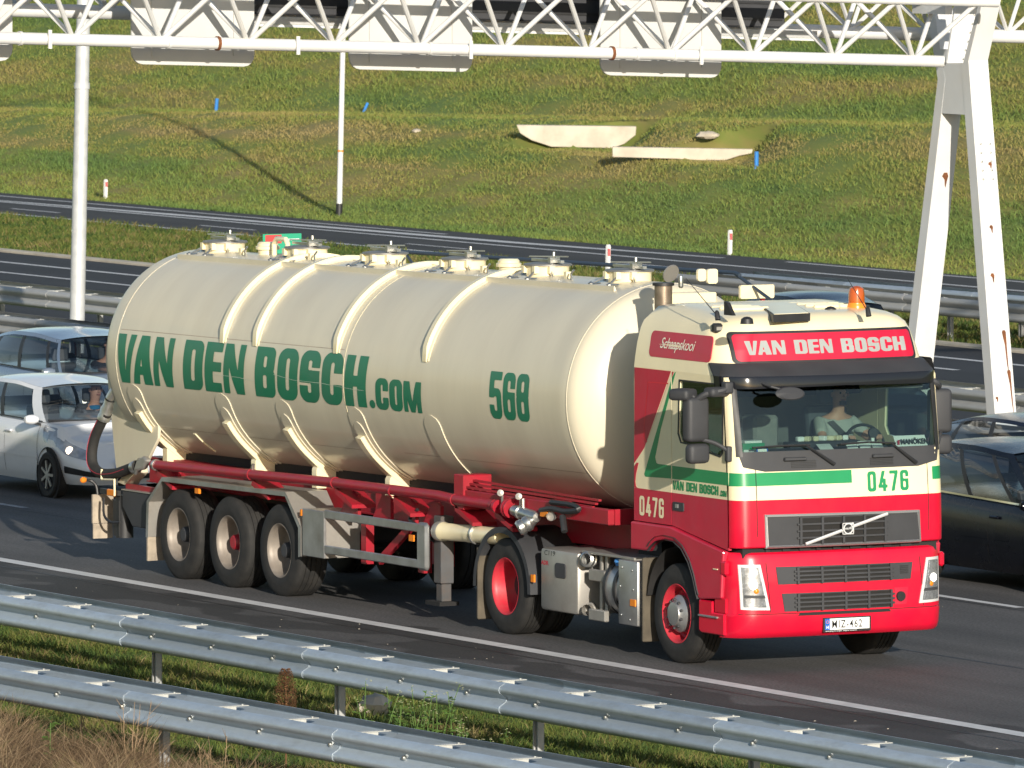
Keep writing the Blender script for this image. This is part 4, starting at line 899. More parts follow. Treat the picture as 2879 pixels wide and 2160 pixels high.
# ---- black cowl below the windscreen, wipers
CW = patch([(.10,2.115), (2.40,2.115), (2.44,2.27), (.06,2.27)], 30, 3, fcab, .006, .01).build('cowl', M_blackm, TT)
patch([(.34,2.065), (2.16,2.065), (2.40,2.115), (.10,2.115)], 24, 2, fcab, .006, .01).build('cowl_lower', M_blackm, CW)
for y0, y1 in ((.64,.93), (1.57,1.85)):
    for i in range(5): patch([(y0,2.095+.016*i), (y1,2.095+.016*i), (y1,2.103+.016*i), (y0,2.103+.016*i)], 4, 1, fcab, .012, .01).build('vent_slat', M_black, CW)
for y in (.68, 1.72): patch([(y-.13,2.17), (y+.13,2.17), (y+.12,2.205), (y-.12,2.205)], 4, 1, fcab, .05, .05).build('grab_handle', M_blackm, CW, bevel=.008)
for (a, b, c) in (((.20,2.315), (.86,2.325), (1.13,2.12)), ((1.22,2.32), (1.88,2.31), (2.12,2.10))):
    MB().tube([fcab(*a, .035), fcab((a[0]+b[0])/2, a[1]+.012, .04), fcab(*b, .035)], .011, 6).build('wiper_blade', M_black, TT)
    MB().tube([fcab(b[0]-.05, b[1], .045), fcab(*c, .04)], [.010,.02], 6).build('wiper_arm', M_black, TT)
# ---- windscreen and pillars
WSG = patch([(.075,2.235), (2.425,2.235), (2.43,3.0), (.07,3.0)], 36, 6, fcab, -.004, .005).build('windscreen', M_glass, TT)
for lo, hi in (((.045,2.22,.105,2.22), (.045,3.0,.10,3.0)), ((2.395,2.22,2.455,2.22), (2.40,3.0,2.455,3.0))):
    patch([(lo[0],lo[1]), (lo[2],lo[3]), (hi[2],hi[3]), (hi[0],hi[1])], 3, 8, fcab, .004, .014).build('windscreen_seal', M_black, TT)
for sgn in (0, 1):
    rows = []
    for z in np.linspace(2.25, 3.03, 9):
        P = plan(prof(CABF, z), 1.09, 0, rcab(z), .045, ysp)[:8]; P[0] = (min(1.088, P[1][0]-.005), 0)
        rows.append([(x, y if not sgn else 2*YC-y, z) for x, y in P])
    MB().loft(rows).build('pillar', M_cream, TT, ang=60)
# ---- near side panels
RP = [(-.86,1.435), (-.05,1.435), (-.05,3.045), (-.84,3.045), (-.86,2.9)]
WIN = [(.13,2.95), (.10,2.40), (.16,2.31), (.55,2.29), (.78,2.24), (.98,2.215), (1.035,2.26), (1.05,2.95)]
DOOR = [(-.038,1.435), (.02,1.43), (.30,1.385), (1.165,1.255), (1.165,2.20), (1.12,2.25), (1.085,3.0), (1.05,3.03), (-.038,3.045)]
# lower red / upper cream split of the two side panels
def side_side(y0, y1, far=False):
    sgn = 1 if not far else -1
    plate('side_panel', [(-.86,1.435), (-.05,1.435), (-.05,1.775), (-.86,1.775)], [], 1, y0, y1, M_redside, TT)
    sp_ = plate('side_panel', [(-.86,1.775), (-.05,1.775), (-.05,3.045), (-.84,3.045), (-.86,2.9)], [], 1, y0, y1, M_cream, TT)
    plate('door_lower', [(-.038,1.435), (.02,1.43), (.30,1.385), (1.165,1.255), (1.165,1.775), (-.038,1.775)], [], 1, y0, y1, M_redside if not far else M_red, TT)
    d_ = plate('door', [(-.038,1.775), (1.165,1.775), (1.165,2.20), (1.12,2.25), (1.085,3.0), (1.05,3.03), (-.038,3.045)], [WIN], 1, y0, y1, M_cream, TT)
    plate('door_window', [(a*.98+.012, b*.985+.037) for a, b in WIN], [], 1, (y0+y1)/2-.002, (y0+y1)/2+.002, M_glass, d_)
    return sp_, d_
SP, DR = side_side(0.0, .035); side_side(2.465, 2.5, True)
plate('window_seal', [(x*1.03-.015, (z-2.6)*1.03+2.6) for x, z in WIN], [[(x*.985+.008, (z-2.6)*.985+2.6) for x, z in WIN]], 1, -.006, .002, M_black, DR)
def sdecal(name, pts, mt, par, y=-.0025): MB().prism(pts, 1, y, .001).build(name, mt, par, smooth=False)
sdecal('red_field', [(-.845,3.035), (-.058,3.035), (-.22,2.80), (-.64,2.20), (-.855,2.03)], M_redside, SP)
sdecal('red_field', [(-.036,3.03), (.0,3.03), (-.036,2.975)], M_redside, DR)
sdecal('green_stripe', [(-.032,2.975), (.03,3.03), (.045,3.03), (-.032,2.89)], M_green, DR)
sdecal('green_stripe', [(-.058,2.93), (-.058,2.83), (-.16,2.64), (-.28,2.42), (-.40,2.12), (-.375,2.065), (-.34,2.055), (-.058,2.055), (-.058,1.92), (-.61,1.905), (-.635,1.93), (-.60,1.99), (-.44,2.27), (-.18,2.71)], M_green, SP)
sdecal('green_stripe', [(-.032,2.055), (1.16,2.057), (1.16,1.925), (-.032,1.92)], M_green, DR)
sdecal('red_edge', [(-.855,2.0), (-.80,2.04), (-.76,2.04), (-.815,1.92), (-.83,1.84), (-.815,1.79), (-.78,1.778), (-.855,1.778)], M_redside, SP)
q = [(-.555,2.90), (-.11,2.91), (-.30,2.64), (-.585,2.26), (-.64,2.30), (-.645,2.42)]
MB().loft([[(x, -.004, z) for x, z in q], [(x*.965-.008, -.004, (z-2.6)*.965+2.6) for x, z in q]], closed=True).build('pressed_line', M_red, SP, smooth=False)
words('lettering', [('VAN',.0,.02,.095,1.5,.04), ('DEN',.335,.02,.095,1.5,.04), ('BOSCH',.655,.02,.095,1.5,.04), ('.COM',1.15,.016,.06,1.1,.06)], 1.32, .13, .0045, lambda u, v: (-.015+u*.87, -.004, 1.79+v), M_green, DR)
lettering('fleet_number', [('0476',.0,.01,.205,1.06,.13)], .60, .23, .006, lambda u, v: (-.735+u, -.004, 1.485+v), M_cream, SP)
dh = MB().prism(rrect(.0,1.595,.225,1.685,.015), 1, -.012, .004).build('door_handle', M_blackm, DR); MB().box(.06,.12,-.02,-.01,1.625,1.665).build('lock', M_silver, dh)
# ---- arch flare and steps
FL = [(-.86,1.425), (.0,1.425), (.30,1.375), (.78,1.30), (1.13,1.245), (1.10,1.0), (1.08,.755), (.60,.72), (.57,.77), (.50,.93), (.40,1.08), (.25,1.21), (.08,1.275), (-.12,1.285), (-.30,1.255), (-.42,1.19), (-.47,1.14), (-.86,1.135)]
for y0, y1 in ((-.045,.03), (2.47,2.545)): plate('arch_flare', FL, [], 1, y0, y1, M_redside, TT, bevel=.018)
ARC = FL[7:17]; 
MB().loft([[(x, y, z) for x, z in ARC] for y in (-.06,.05)]+[[(x+(.03 if x > 0 else -.02)*.6, .05, z+.045) for x, z in ARC]]+[[(x+(.03 if x > 0 else -.02)*.6, -.06, z+.045) for x, z in ARC]], ).build('arch_lip', M_blackm, TT)
MB().loft([[(.62*math.cos(R(a)), y, .55+.66*math.sin(R(a))) for a in range(10, 171, 10)] for y in (.02,.42)]).build('wheel_housing', M_dark, TT); MB().loft([[(.62*math.cos(R(a)), y, .55+.66*math.sin(R(a))) for a in range(10, 171, 10)] for y in (2.08,2.48)]).build('wheel_housing', M_dark, TT)
st = MB().prism([(.585,.715), (.585,.40), (.63,.375), (1.12,.375), (1.12,.60), (.87,.60), (.87,.715)], 1, -.03, .25).build('step_panel', M_red, TT, bevel=.012)
MB().box(.60,1.0,-.05,.22,.545,.565).build('step_tread', M_alu, st, bevel=.004); MB().box(.90,1.14,-.02,.2,.60,.76).build('step_panel', M_red, TT, bevel=.01)
MB().box(.93,1.02,-.055,-.04,1.05,1.06).build('flare_scratch', M_cream, TT)
# ---- bumper
rows = [[(x, y, z) for x, y in plan(prof(BUMP, z), 1.03 if z > .61 else 1.0, -.01, .30, .05)] for z, _ in BUMP]
BP = MB().loft(rows).build('bumper', M_red, TT, ang=30)
fl = [(x, y, .365) for x, y in plan(1.34, 1.03, .03, .30, .05)]; MB().add(fl, [tuple(range(len(fl)))]).build('bumper_floor', M_dark, BP)
fl = [(x, y, 1.232) for x, y in plan(1.345, 1.03, .0, .30, .05)]; MB().add(fl, [tuple(range(len(fl)))]).build('bumper_top', M_red, BP)
MB().box(.9,1.28,.1,2.4,1.18,1.32).build('radiator_top', M_dark, TT)
for i in range(9): y = .36+.2*i; MB().box(1.26,1.30,y,y+.05+.04*(i % 3),1.236,1.275).build('hose_clip', M_black, TT)
for y in (.345, 2.165): patch([(y-.004+.03,.62), (y+.004+.03,.62), (y+.004-.02,1.22), (y-.004-.02,1.22)], 1, 6, fbmp, .002, .004).build('panel_gap', M_dark, BP)
patch([(.06,.601), (2.44,.601), (2.44,.607), (.06,.607)], 30, 1, fbmp, .003, .006).build('panel_gap', M_dark, BP)
# ---- grilles
def grille(nm, q, frame_mat, fw, slats, vbars, dy0, dy1, fn, back=M_dark, parent=TT):
    """q: outline (bl, br, tr, tl); slats only between dy0..dy1"""
    g_ = patch(q, 20, 3, fn, .008, .012).build(nm, M_blackm, parent)
    if frame_mat:
        o = [(q[0][0]-fw,q[0][1]-fw), (q[1][0]+fw,q[1][1]-fw), (q[2][0]+fw,q[2][1]+fw), (q[3][0]-fw,q[3][1]+fw)]
        for c in ([o[0],o[1],q[1],q[0]], [q[3],q[2],o[2],o[3]], [o[0],q[0],q[3],o[3]], [q[1],o[1],o[2],q[2]]): patch(c, 14, 1, fn, .022, .03).build('grille_frame', frame_mat, g_, bevel=.004)
    z0 = max(q[0][1], q[1][1]); z1 = min(q[2][1], q[3][1])
    patch([(dy0,z0+.008), (dy1,z0+.008), (dy1,z1-.008), (dy0,z1-.008)], 12, 2, fn, .0095, .004).build('grille_opening', back, g_)
    for i in range(slats):
        z = z0+(z1-z0)*(i+1)/(slats+1); patch([(dy0-.04,z-.009), (dy1+.04,z-.009), (dy1+.04,z+.009), (dy0-.04,z+.009)], 14, 1, fn, .028, .02).build('slat', M_blackm, g_)
    for i in range(vbars):
        y = dy0+(dy1-dy0)*i/(vbars-1); patch([(y-.013,z0), (y+.013,z0), (y+.013,z1), (y-.013,z1)], 1, 2, fn, .032, .025).build('grille_bar', M_blackm, g_)
    return g_
M_core = mat('radiator core', (.008,.007,.0065), .8, var=.4, vscale=30)
M_bar = mat('pale silver bar', (.62,.62,.62), .4, metal=.2)
GR = grille('grille', [(.355,1.305), (2.145,1.305), (2.12,1.585), (.34,1.60)], M_silver, .028, 3, 5, .72, 1.72, fcab, M_core)
MB().tube([fcab(.76,1.315,.05), fcab(1.25,1.46,.055), fcab(1.73,1.592,.05)], .017, 6).build('diagonal_bar', M_bar, GR)
bd = MB().prism(rrect(1.175,1.395,1.315,1.52,.008), 0, 1.42, 1.455).build('badge', M_black, GR)
MB().lathe([(.046,0), (.058,0), (.058,.008), (.046,.008)], (1.456,1.245,1.457), (1,0,0), 24).build('badge_ring', M_bar, bd); MB().tube([(1.459,1.285,1.497), (1.459,1.303,1.513)], .008, 6).build('badge_arrow', M_bar, bd)
MB().prism(rrect(1.182,1.402,1.308,1.513,.006), 0, 1.4551, 1.4556).build('badge_face', M_black, bd)
MB().box(1.456,1.462,1.192,1.298,1.446,1.468).build('badge_band', M_black, bd)
ftext('badge_text', 'VOLVO', .022, frame((1.4625,1.245,1.45), (0,1,0), (0,0,1)), M_bar, bd, xs=1.15, align='CENTER', bold=.001)
for pts in ([(1.182,1.402),(1.308,1.402)], [(1.182,1.513),(1.308,1.513)], [(1.182,1.402),(1.182,1.513)], [(1.308,1.402),(1.308,1.513)]): MB().bar((1.457,*pts[0]), (1.457,*pts[1]), .008, .008, (1,0,0)).build('badge_edge', M_bar, bd)
G2 = grille('grille', [(.46,.905), (2.03,.905), (2.06,1.075), (.44,1.085)], None, 0, 3, 5, .68, 1.78, fbmp, M_core)
G3 = grille('grille', [(.53,.625), (1.80,.625), (1.80,.805), (.50,.81)], None, 0, 3, 5, .68, 1.78, fbmp, M_core)
for i in range(5): patch([(1.90,.965+.018*i), (2.0,.965+.018*i), (2.0,.974+.018*i), (1.90,.974+.018*i)], 2, 1, fbmp, .014, .01).build('vent_slat', M_black, G2)
patch([(.68,.578), (1.78,.578), (1.76,.602), (.70,.602)], 8, 1, fbmp, .006, .01).build('tow_slot', M_dark, BP)
th = patch([(1.83,.645), (1.98,.645), (2.0,.82), (1.83,.82)], 4, 3, fbmp, .004, .006).build('tow_hatch', M_redside, BP); MB().lathe([(.0,.02), (.05,.02), (.05,-.01)], (1.405,1.90,.73), (1,0,0), 16).build('tow_eye', M_dark, th)
# ---- headlights
M_lens = mat('headlight reflector', (.30,.31,.33), .25, metal=.6, var=.25, vscale=18); M_lit = mat('lit bulb', (1,1,.95), .3, emit=(1,.93,.80), estr=3)
M_lglass = glass('headlight glass', (.93,.94,.95))
for mir in (0, 1):
    mm = (lambda y: y) if not mir else (lambda y: 2*YC-y)
    fn = lambda y, z, o, mm=mm: fbmp(mm(y), z, o)
    q = [(.075,.655), (.365,.645), (.265,1.115), (.06,1.115)]
    h_ = patch(q, 8, 8, fn, .010, .012).build('headlight', M_bar, TT)
    patch([(.095,.68), (.325,.675), (.24,1.088), (.082,1.088)], 8, 8, fn, .013, .004).build('reflector', M_lens, h_)
    for z0, z1 in ((.69,.77), (.80,.90), (.92,1.0), (1.01,1.075)):
        patch([(.11,z0), (.30-(z0-.69)*.2,z0), (.30-(z1-.69)*.2,z1), (.105,z1)], 4, 2, fn, .016, .004).build('lamp_cell', M_lens, h_)
    patch([(.10,.775), (.31,.77), (.30,.80), (.10,.805)], 4, 1, fn, .02, .006).build('divider', M_blackm, h_)
    c = Vector(fn(.18,.905,.022)); MB().lathe([(0,.012), (.03,.008), (.045,0)], c, (1,-.3 if not mir else .3,0), 16).build('bulb', M_lit, h_)
    c = Vector(fn(.21,.845,.02)); MB().lathe([(0,.008), (.02,.006), (.028,0)], c, (1,-.3 if not mir else .3,0), 12).build('indicator', M_amber, h_)
    y = -.02 if not mir else 2.5; MB().box(1.0,1.1,y-.02,y+.04,1.02,1.11).build('turn_signal', M_amber, TT, bevel=.01); MB().box(1.08,1.2,y-.035 if not mir else y-.0,y+.02 if not mir else y+.055,1.0,1.15).build('signal_cover', M_red, TT, bevel=.02)
# ---- number plate
M_plate = mat('plate white', (.80,.80,.78), .4); M_ink = mat('black print', (.01,.01,.01), .5); M_eu = mat('plate blue', (.01,.10,.45), .4)
np_ = MB().box(1.425,1.435,.965,1.53,.395,.545).build('number_plate', M_black, TT); MB().box(1.4352,1.438,.985,1.51,.418,.533).build('plate_face', M_plate, np_)
MB().box(1.4382,1.4390,.985,1.04,.418,.533).build('country_band', M_eu, np_)
ftext('plate_text', 'MIZ-462', .112, frame((1.4393,1.062,.437), (0,1,0), (0,0,1)), M_ink, np_, xs=.78, bold=.0012, space=1.22); ftext('country_code', 'H', .045, frame((1.4394,.998,.430), (0,1,0), (0,0,1)), M_plate, np_, bold=.001)
MB().lathe([(.013,0), (.017,0), (.017,.0006), (.013,.0006)], (1.4391,1.0125,.50), (1,0,0), 12).build('star_ring', M_amber, np_)
ftext('dealer_print', 'tanktransport szeged - belgium transport', .016, frame((1.4353,.99,.4005), (0,1,0), (0,0,1)), M_plate, np_, xs=1.4)
# ---- roof
RF = [(3.035,1.10,.0,.30), (3.16,1.075,.012,.32), (3.30,1.035,.03,.34), (3.45,.985,.06,.36), (3.53,.955,.09,.38), (3.585,.905,.14,.40), (3.625,.83,.22,.42), (3.648,.77,.34,.42), (3.66,.66,.5,.4)]
rows = []
for z, xf, ins, r_ in RF:
    P = plan(xf, -.86+.6*ins, ins, r_, .06); P = P[:1]+[(P[0][0]+(P[1][0]-P[0][0])*k/4, ins) for k in range(1, 4)]+P[1:]
    P = P[:-1]+[(P[-2][0]+(P[-1][0]-P[-2][0])*k/4, 2*YC-ins) for k in range(1, 5)]
    rows.append([(x, y, z+(.05*sm((.6-x)/1.2) if z > 3.6 else 0)) for x, y in P])
RO = MB().loft(rows)
RO.f.append(tuple(len(RO.v)-len(rows[-1])+i for i in range(len(rows[-1])))); RO.m.append(0)
for i in range(len(rows)-1):        # rear face of the roof
    n_ = len(rows[0]); RO.f.append((i*n_, (i+1)*n_, (i+2)*n_-1, (i+1)*n_-1)); RO.m.append(0)
RO = RO.build('roof', M_cream, TT, ang=45)
ROOFF = [(z, xf) for z, xf, _, _ in RF]
def froof(y, z, off=0.0):
    ins = prof([(a, c) for a, _, c, _ in RF], z); r_ = prof([(a, d) for a, _, _, d in RF], z); return (surf(ROOFF, y, z, r_, .06, ins, off), y, z)
sb = lettering('sign_surround', [lambda u, v: _rb(u, v, .01, .01, 2.19, .335, .05)], 2.2, .345, .012, lambda u, v: froof(.15+u, 3.148+v, .008), M_black, TT)
M_signred = mat('red sign face', (.50,.008,.035), .4, var=.03)
SGN = lettering('roof_sign', [lambda u, v: _rb(u, v, .045, .035, 2.155, .31, .045)], 2.2, .345, .012, lambda u, v: froof(.15+u, 3.148+v, .012), M_signred, sb)
M_greylet = mat('grey lettering', (.30,.315,.305), .45, var=.05)
words('lettering', [('VAN',.0,.015,.142,2.05,.05), ('DEN',.69,.015,.142,2.05,.06), ('BOSCH',1.375,.015,.142,2.1,.06)], 2.5, .20, .0075, lambda u, v: froof(.30+u*.80, 3.232+v, .015), M_greylet, SGN)
def fside(x, z, off=0.0):
    ins = prof([(a, c) for a, _, c, _ in RF], z); return (x, ins-off, z)
rs = MB(); qq = rrect(-.56,3.165,.755,3.435,.06)
rs.add([fside(x, z, .004) for x, z in qq]+[fside(x, z, -.006) for x, z in qq], [tuple(range(len(qq)))]+[(i, i+len(qq), (i+1) % len(qq)+len(qq), (i+1) % len(qq)) for i in range(len(qq))])
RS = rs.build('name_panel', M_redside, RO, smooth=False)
ey = Vector(fside(0,3.45))-Vector(fside(0,3.16)); M_cream2 = mat('cream script', (.8,.75,.62), .5)
ftext('name_lettering', 'Schaapskooi', .16, frame(Vector(fside(-.34,3.265,.007)), (1,0,0), ey), M_cream2, RS, shear=.38, xs=1.0, bold=.001, space=.92)
# visor
rows = []
for z, xf, ins, off in ((3.165,1.16,.02,0), (3.15,1.20,.0,0), (3.04,1.35,-.03,0), (3.02,1.36,-.03,0), (2.93,1.36,-.02,0)):
    rows.append([(x, y, z-(.05*(1-((y-YC)/1.3)**2) if z < 3.0 else 0)*0+(.0 if z > 3 else -.02*abs(y-YC)/1.25)) for x, y in plan(xf, 1.02, ins, .34, .10)])
VS = MB().loft(rows[:3]).build('sun_visor', M_blackm, TT, ang=30)
M_smoke = mat('smoked visor', (.012,.013,.017), .12)
MB().loft(rows[2:]).build('visor_glazing', M_smoke, VS, ang=30)
# roof furniture
MB().lathe([(.10,0), (.10,.03), (.088,.05), (.088,.06)], (.35,1.98,3.655), (0,0,1), 20).build('beacon_base', M_amber, TT)
M_beacon = mat('amber beacon dome', (.40,.075,.008), .12, var=.08, coat=.5); MB().lathe([(.086,.05), (.084,.16), (.072,.21), (.04,.23), (0,.236)], (.35,1.98,3.655), (0,0,1), 20).build('beacon', M_beacon, TT)
hp = [at(*q, 3.655, 2) for q in ((2140,871), (2174,886), (2278,882), (2242,868))]
cx = sum((p_ for p_ in hp), Vector())/4
def hslab(k, z0, z1): return [[(cx.x+(p_.x-cx.x)*k, cx.y+(p_.y-cx.y)*k, z-.035*max(0, p_.x+.2)) for p_ in hp] for z in (z0, z1)]
MB().loft(hslab(1, 3.62, 3.700), closed=True, cap=True).build('roof_hatch', M_black, RO); MB().loft(hslab(.93, 3.70, 3.706), closed=True, cap=True).build('hatch_lid', M_cream, RO)
for px_, py_ in ((2100,897), (2335,868)): p_ = at(px_, py_, 3.67, 2); MB().lathe([(.07,-.05), (.06,.0), (.03,.02), (0,.025)], p_, (0,0,1), 14).build('roof_vent', M_black, RO)
p_ = at(2048, 878, 3.69, 2); MB().prism([(p_.x-.06,p_.z-.03), (p_.x+.12,p_.z-.03), (p_.x+.0,p_.z+.1), (p_.x-.06,p_.z+.11)], 1, p_.y-.02, p_.y+.02).build('fin_aerial', M_black, RO)
for a, b in (((2017,889), (1928,782)), ((2441,879), (2382,782))):
    p0 = at(*a, 3.66, 2); p1 = at(*b, p0.y-.02, 1); MB().tube([p0, p1], [.006,.003], 5).build('aerial', M_black, RO); MB().lathe([(.03,-.04), (.025,.04), (.01,.06)], p0, (-.3,0,1), 10).build('aerial_base', M_black, RO)
for x in np.linspace(-.62, .30, 6): MB().box(x-.025, x+.025, .48, .95, 3.66, 3.70+.0*x).build('roof_rib', M_cream, RO, bevel=.01); MB().box(x-.025, x+.025, 1.5, 2.0, 3.66, 3.70).build('roof_rib', M_cream, RO, bevel=.01)
for px_, py_, s_ in ((2016,920,-1), (2516,905,1)):
    p_ = at(px_, py_, .70, 0); MB().box(p_.x-.05, p_.x+.05, p_.y-.05, p_.y+.05, p_.z-.06, p_.z+.04).build('corner_lamp', M_black, RO, bevel=.02); MB().box(p_.x+.05, p_.x+.055, p_.y-.035, p_.y+.035, p_.z-.03, p_.z+.005).build('corner_lens', M_alutank, RO)
# ---- mirrors
def rbox(name, c, sz, mt, parent, b, rot=0.0, seg=3):
    o = MB().box(-sz[0]/2, sz[0]/2, -sz[1]/2, sz[1]/2, -sz[2]/2, sz[2]/2); Mx = Matrix.Translation(c) @ Matrix.Rotation(rot, 4, 'Z'); o.v = [tuple(Mx @ Vector(v)) for v in o.v]
    return o.build(name, mt, parent, bevel=b, seg=seg, ang=30)
MI = rbox('mirror', (1.0,-.295,2.605), (.15,.27,.46), M_blackm, TT, .05, .12)
rbox('wide_mirror', (1.02,-.285,2.255), (.13,.26,.205), M_blackm, MI, .05, .12)
MB().tube(smoothpath([(1.14,.03,2.93), (1.16,-.08,2.90), (1.10,-.22,2.87), (1.02,-.30,2.80)]), .035, 8).build('mirror_arm', M_blackm, MI); MB().tube(smoothpath([(1.02,-.25,2.40), (1.1,-.12,2.36), (1.18,-.01,2.28)]), .022, 8).build('mirror_arm', M_blackm, MI); rbox('mirror_mount', (1.17,-.005,2.25), (.07,.06,.16), M_blackm, MI, .015); rbox('mirror_mount', (1.14,.0,2.93), (.10,.10,.12), M_blackm, MI, .02)
MB().tube(smoothpath([(1.02,-.32,2.83), (.98,-.38,2.87), (.93,-.42,2.88)]), [.02]*9, 8).build('mirror_arm', M_blackm, MI); rbox('mirror_shroud', (1.09,-.10,2.885), (.16,.26,.10), M_blackm, MI, .04, .25); rbox('kerb_mirror', (.92,-.40,2.86), (.24,.22,.12), M_blackm, MI, .04, .5)
MJ = rbox('mirror', (1.0,2.60,2.605), (.15,.25,.46), M_blackm, TT, .05, -.12); rbox('wide_mirror', (1.02,2.60,2.255), (.13,.24,.205), M_blackm, MJ, .05, -.12)
MB().tube(smoothpath([(1.10,2.44,2.93), (1.12,2.50,2.90), (1.05,2.56,2.86)]), .035, 8).build('mirror_arm', M_blackm, MJ); MB().tube(smoothpath([(1.02,2.60,2.40), (1.08,2.56,2.36), (1.14,2.50,2.28)]), .022, 8).build('mirror_arm', M_blackm, MJ)
MB().tube([fcab(.30,3.0,.02), fcab(.38,2.94,.22), fcab(.52,2.90,.25)], .012, 6).build('front_mirror_arm', M_blackm, TT)
a = MB().lathe([(0,-.03), (.10,-.022), (.115,0), (.10,.018), (0,.022)], (0,0,0), (1,0,.35), 18); Mx = Matrix.Translation(Vector(fcab(.56,2.87,.27))) @ Matrix.Diagonal((1,1.5,.62,1)); a.v = [tuple(Mx @ Vector(v)) for v in a.v]; a.build('front_mirror', M_blackm, TT)
# ---- cab inside
M_trim = mat('cab trim grey', (.11,.11,.105), .8, var=.08); M_bunk = mat('bunk cloth', (.20,.195,.18), .9, var=.15, vscale=5); M_seatc = mat('seat cloth', (.07,.075,.085), .9, var=.15)
MB().box(-.855,-.80,.04,2.46,1.2,3.05).build('rear_wall', M_trim, TT); MB().box(-.8,1.25,.04,2.46,1.28,1.42).build('cab_floor', M_dark, TT)
MB().box(-.79,-.2,.06,2.44,1.42,2.2).build('bunk', M_bunk, TT, bevel=.04, seg=2); MB().box(-.79,-.3,.06,2.44,2.72,2.84).build('upper_bunk', M_dark, TT, bevel=.03); MB().box(.55,1.0,.15,2.35,2.93,3.03).build('header_shelf', M_dark, TT)
MB().loft([[(1.26,.12,2.20), (1.26,2.38,2.20)], [(1.10,.10,2.245), (1.10,2.40,2.245)], [(.80,.10,2.26), (.80,2.40,2.26)], [(.70,.10,2.18), (.70,2.40,2.18)], [(.62,.10,1.8), (.62,2.40,1.8)]]).build('dashboard', M_black, TT)
for y in (.62, 1.88):
    s_ = MB().box(-.1,.42,y-.25,y+.25,1.78,1.95).build('seat', M_seatc, TT, bevel=.05, seg=2); MB().prism([(-.10,1.92), (.04,1.92), (-.08,2.62), (-.20,2.62)], 1, y-.24, y+.24).build('seat_back', M_seatc, s_, bevel=.04, seg=2); MB().prism([(-.10,2.64), (-.0,2.64), (-.03,2.86), (-.12,2.86)], 1, y-.13, y+.13).build('headrest', M_seatc, s_, bevel=.03, seg=2)
MB().box(-.2,.1,.9,1.2,2.2,2.55).build('locker', M_bunk, TT, bevel=.03)
MB().tube([(.70+.06*math.sin(t)*-1, 1.88+.23*math.cos(t), 2.26+.20*math.sin(t)) for t in np.linspace(0, 2*math.pi, 25)], .016, 6, cap=False).build('steering_wheel', M_black, TT); MB().tube([(.72,1.88,2.26), (.95,1.88,2.0)], .04, 8).build('steering_column', M_black, TT)
MB().prism([(1.6,2.86), (2.35,2.86), (2.35,2.94), (1.6,2.96)], 0, 1.06, 1.08).build('sun_blind', M_bunk, TT)
# ---- chassis of the tractor
for y in (.82, 1.60): MB().box(-4.6,.9,y,y+.08,.72,.98).build('frame_rail', M_dark, TT)
MB().box(-.8,1.15,.42,2.08,.45,1.28).build('engine_block', M_dark, TT, bevel=.05)
MB().box(-4.4,-.9,.9,1.6,.6,.95).build('gearbox', M_dark, TT, bevel=.05); MB().tube([(-3.82,.4,.515), (-3.82,2.1,.515)], .1, 10).build('rear_axle', M_dark, TT); MB().tube([(0,.3,.45), (0,2.2,.45)], .07, 10).build('front_axle', M_dark, TT)
MB().lathe([(.3,0), (.48,0), (.48,.05), (.3,.06)], (-3.3,1.25,1.20), (0,0,1), 28).build('fifth_wheel', M_dark, TT); MB().box(-1.4,-.9,.35,2.15,1.0,1.2).build('catwalk', M_dark, TT)
MB().box(-3.6,-3.0,.85,1.65,.98,1.19).build('fifth_wheel_base', M_dark, TT)
def boxv(name, x0, x1, z0, z1, y0, y1, mt, b=.02, seg=2): return MB().box(x0, x1, y0, y1, z0, z1).build(name, mt, TT, bevel=b, seg=seg)
ft = boxv('fuel_tank', -3.02, -2.17, .33, 1.0, .03, .62, M_alutank, .045)
MB().prism(rrect(-2.66,.70,-2.42,.86,.04), 1, .018, .032).build('tank_recess', M_blackm, ft, bevel=.005); ftext('tank_mark', 'C119', .075, frame((-2.92,.0295,.925), (1,0,0), (0,0,1)), M_ink, ft, shear=.1, xs=1.5); ftext('tank_logo', 'ADR', .06, frame((-2.98,.0295,.82), (1,0,0), (0,0,1)), M_redside, ft, xs=1.3, bold=.003)
q = MB().lathe([(.07,-.05), (.085,-.03), (.085,.0), (.07,.01), (.085,.03), (.085,.07), (.06,.09)], (-2.02,.10,.935), (.5,-.8,.1), 18); q.build('filler_coupling', M_steel, TT)
q = MB().lathe([(.06,-.05), (.075,-.03), (.075,.0), (.06,.02), (.06,.08)], (-2.05,.12,.40), (.5,-.8,0), 16); q.build('drain_coupling', M_alutank, TT)
for z in (.72, .30): boxv('coupling_bracket', -1.98, -1.62, z, z+.12, .06, .12, M_alutank, .01, 1)
for x in (-1.86, -1.74): boxv('coupling_post', x, x+.05, .35, 1.02, .13, .17, M_alutank, .006, 1)
boxv('deck_plate', -2.1, -.95, 1.0, 1.03, .05, .6, M_alutank, .006, 1)
at_ = MB().tube([(-1.62,.32,.67), (-1.20,.32,.67)], .30, 32).build('air_tank', M_alu, TT, bevel=.02)
for x in (-1.55, -1.33): MB().lathe([(.301,-.03), (.312,-.03), (.312,.03), (.301,.03)], (x,.32,.67), (1,0,0), 32).build('tank_strap', M_black, TT)
MB().lathe([(.05,0), (.05,.05), (.03,.07), (0,.07)], (-1.42,.14,.93), (0,-.5,1), 12).build('filler_cap', mat('blue cap', (.05,.2,.5), .5), TT)
bx = boxv('battery_box', -1.21, -.79, .32, 1.0, .0, .55, M_alu, .015)
for x, z in ((-1.12,.92), (-.9,.9), (-1.16,.72), (-1.14,.42), (-.95,.38), (-.88,.7)): MB().lathe([(.014,0), (.01,-.008), (0,-.008)], (x,-.0,z), (0,1,0), 8).build('rivet', M_steel, bx)
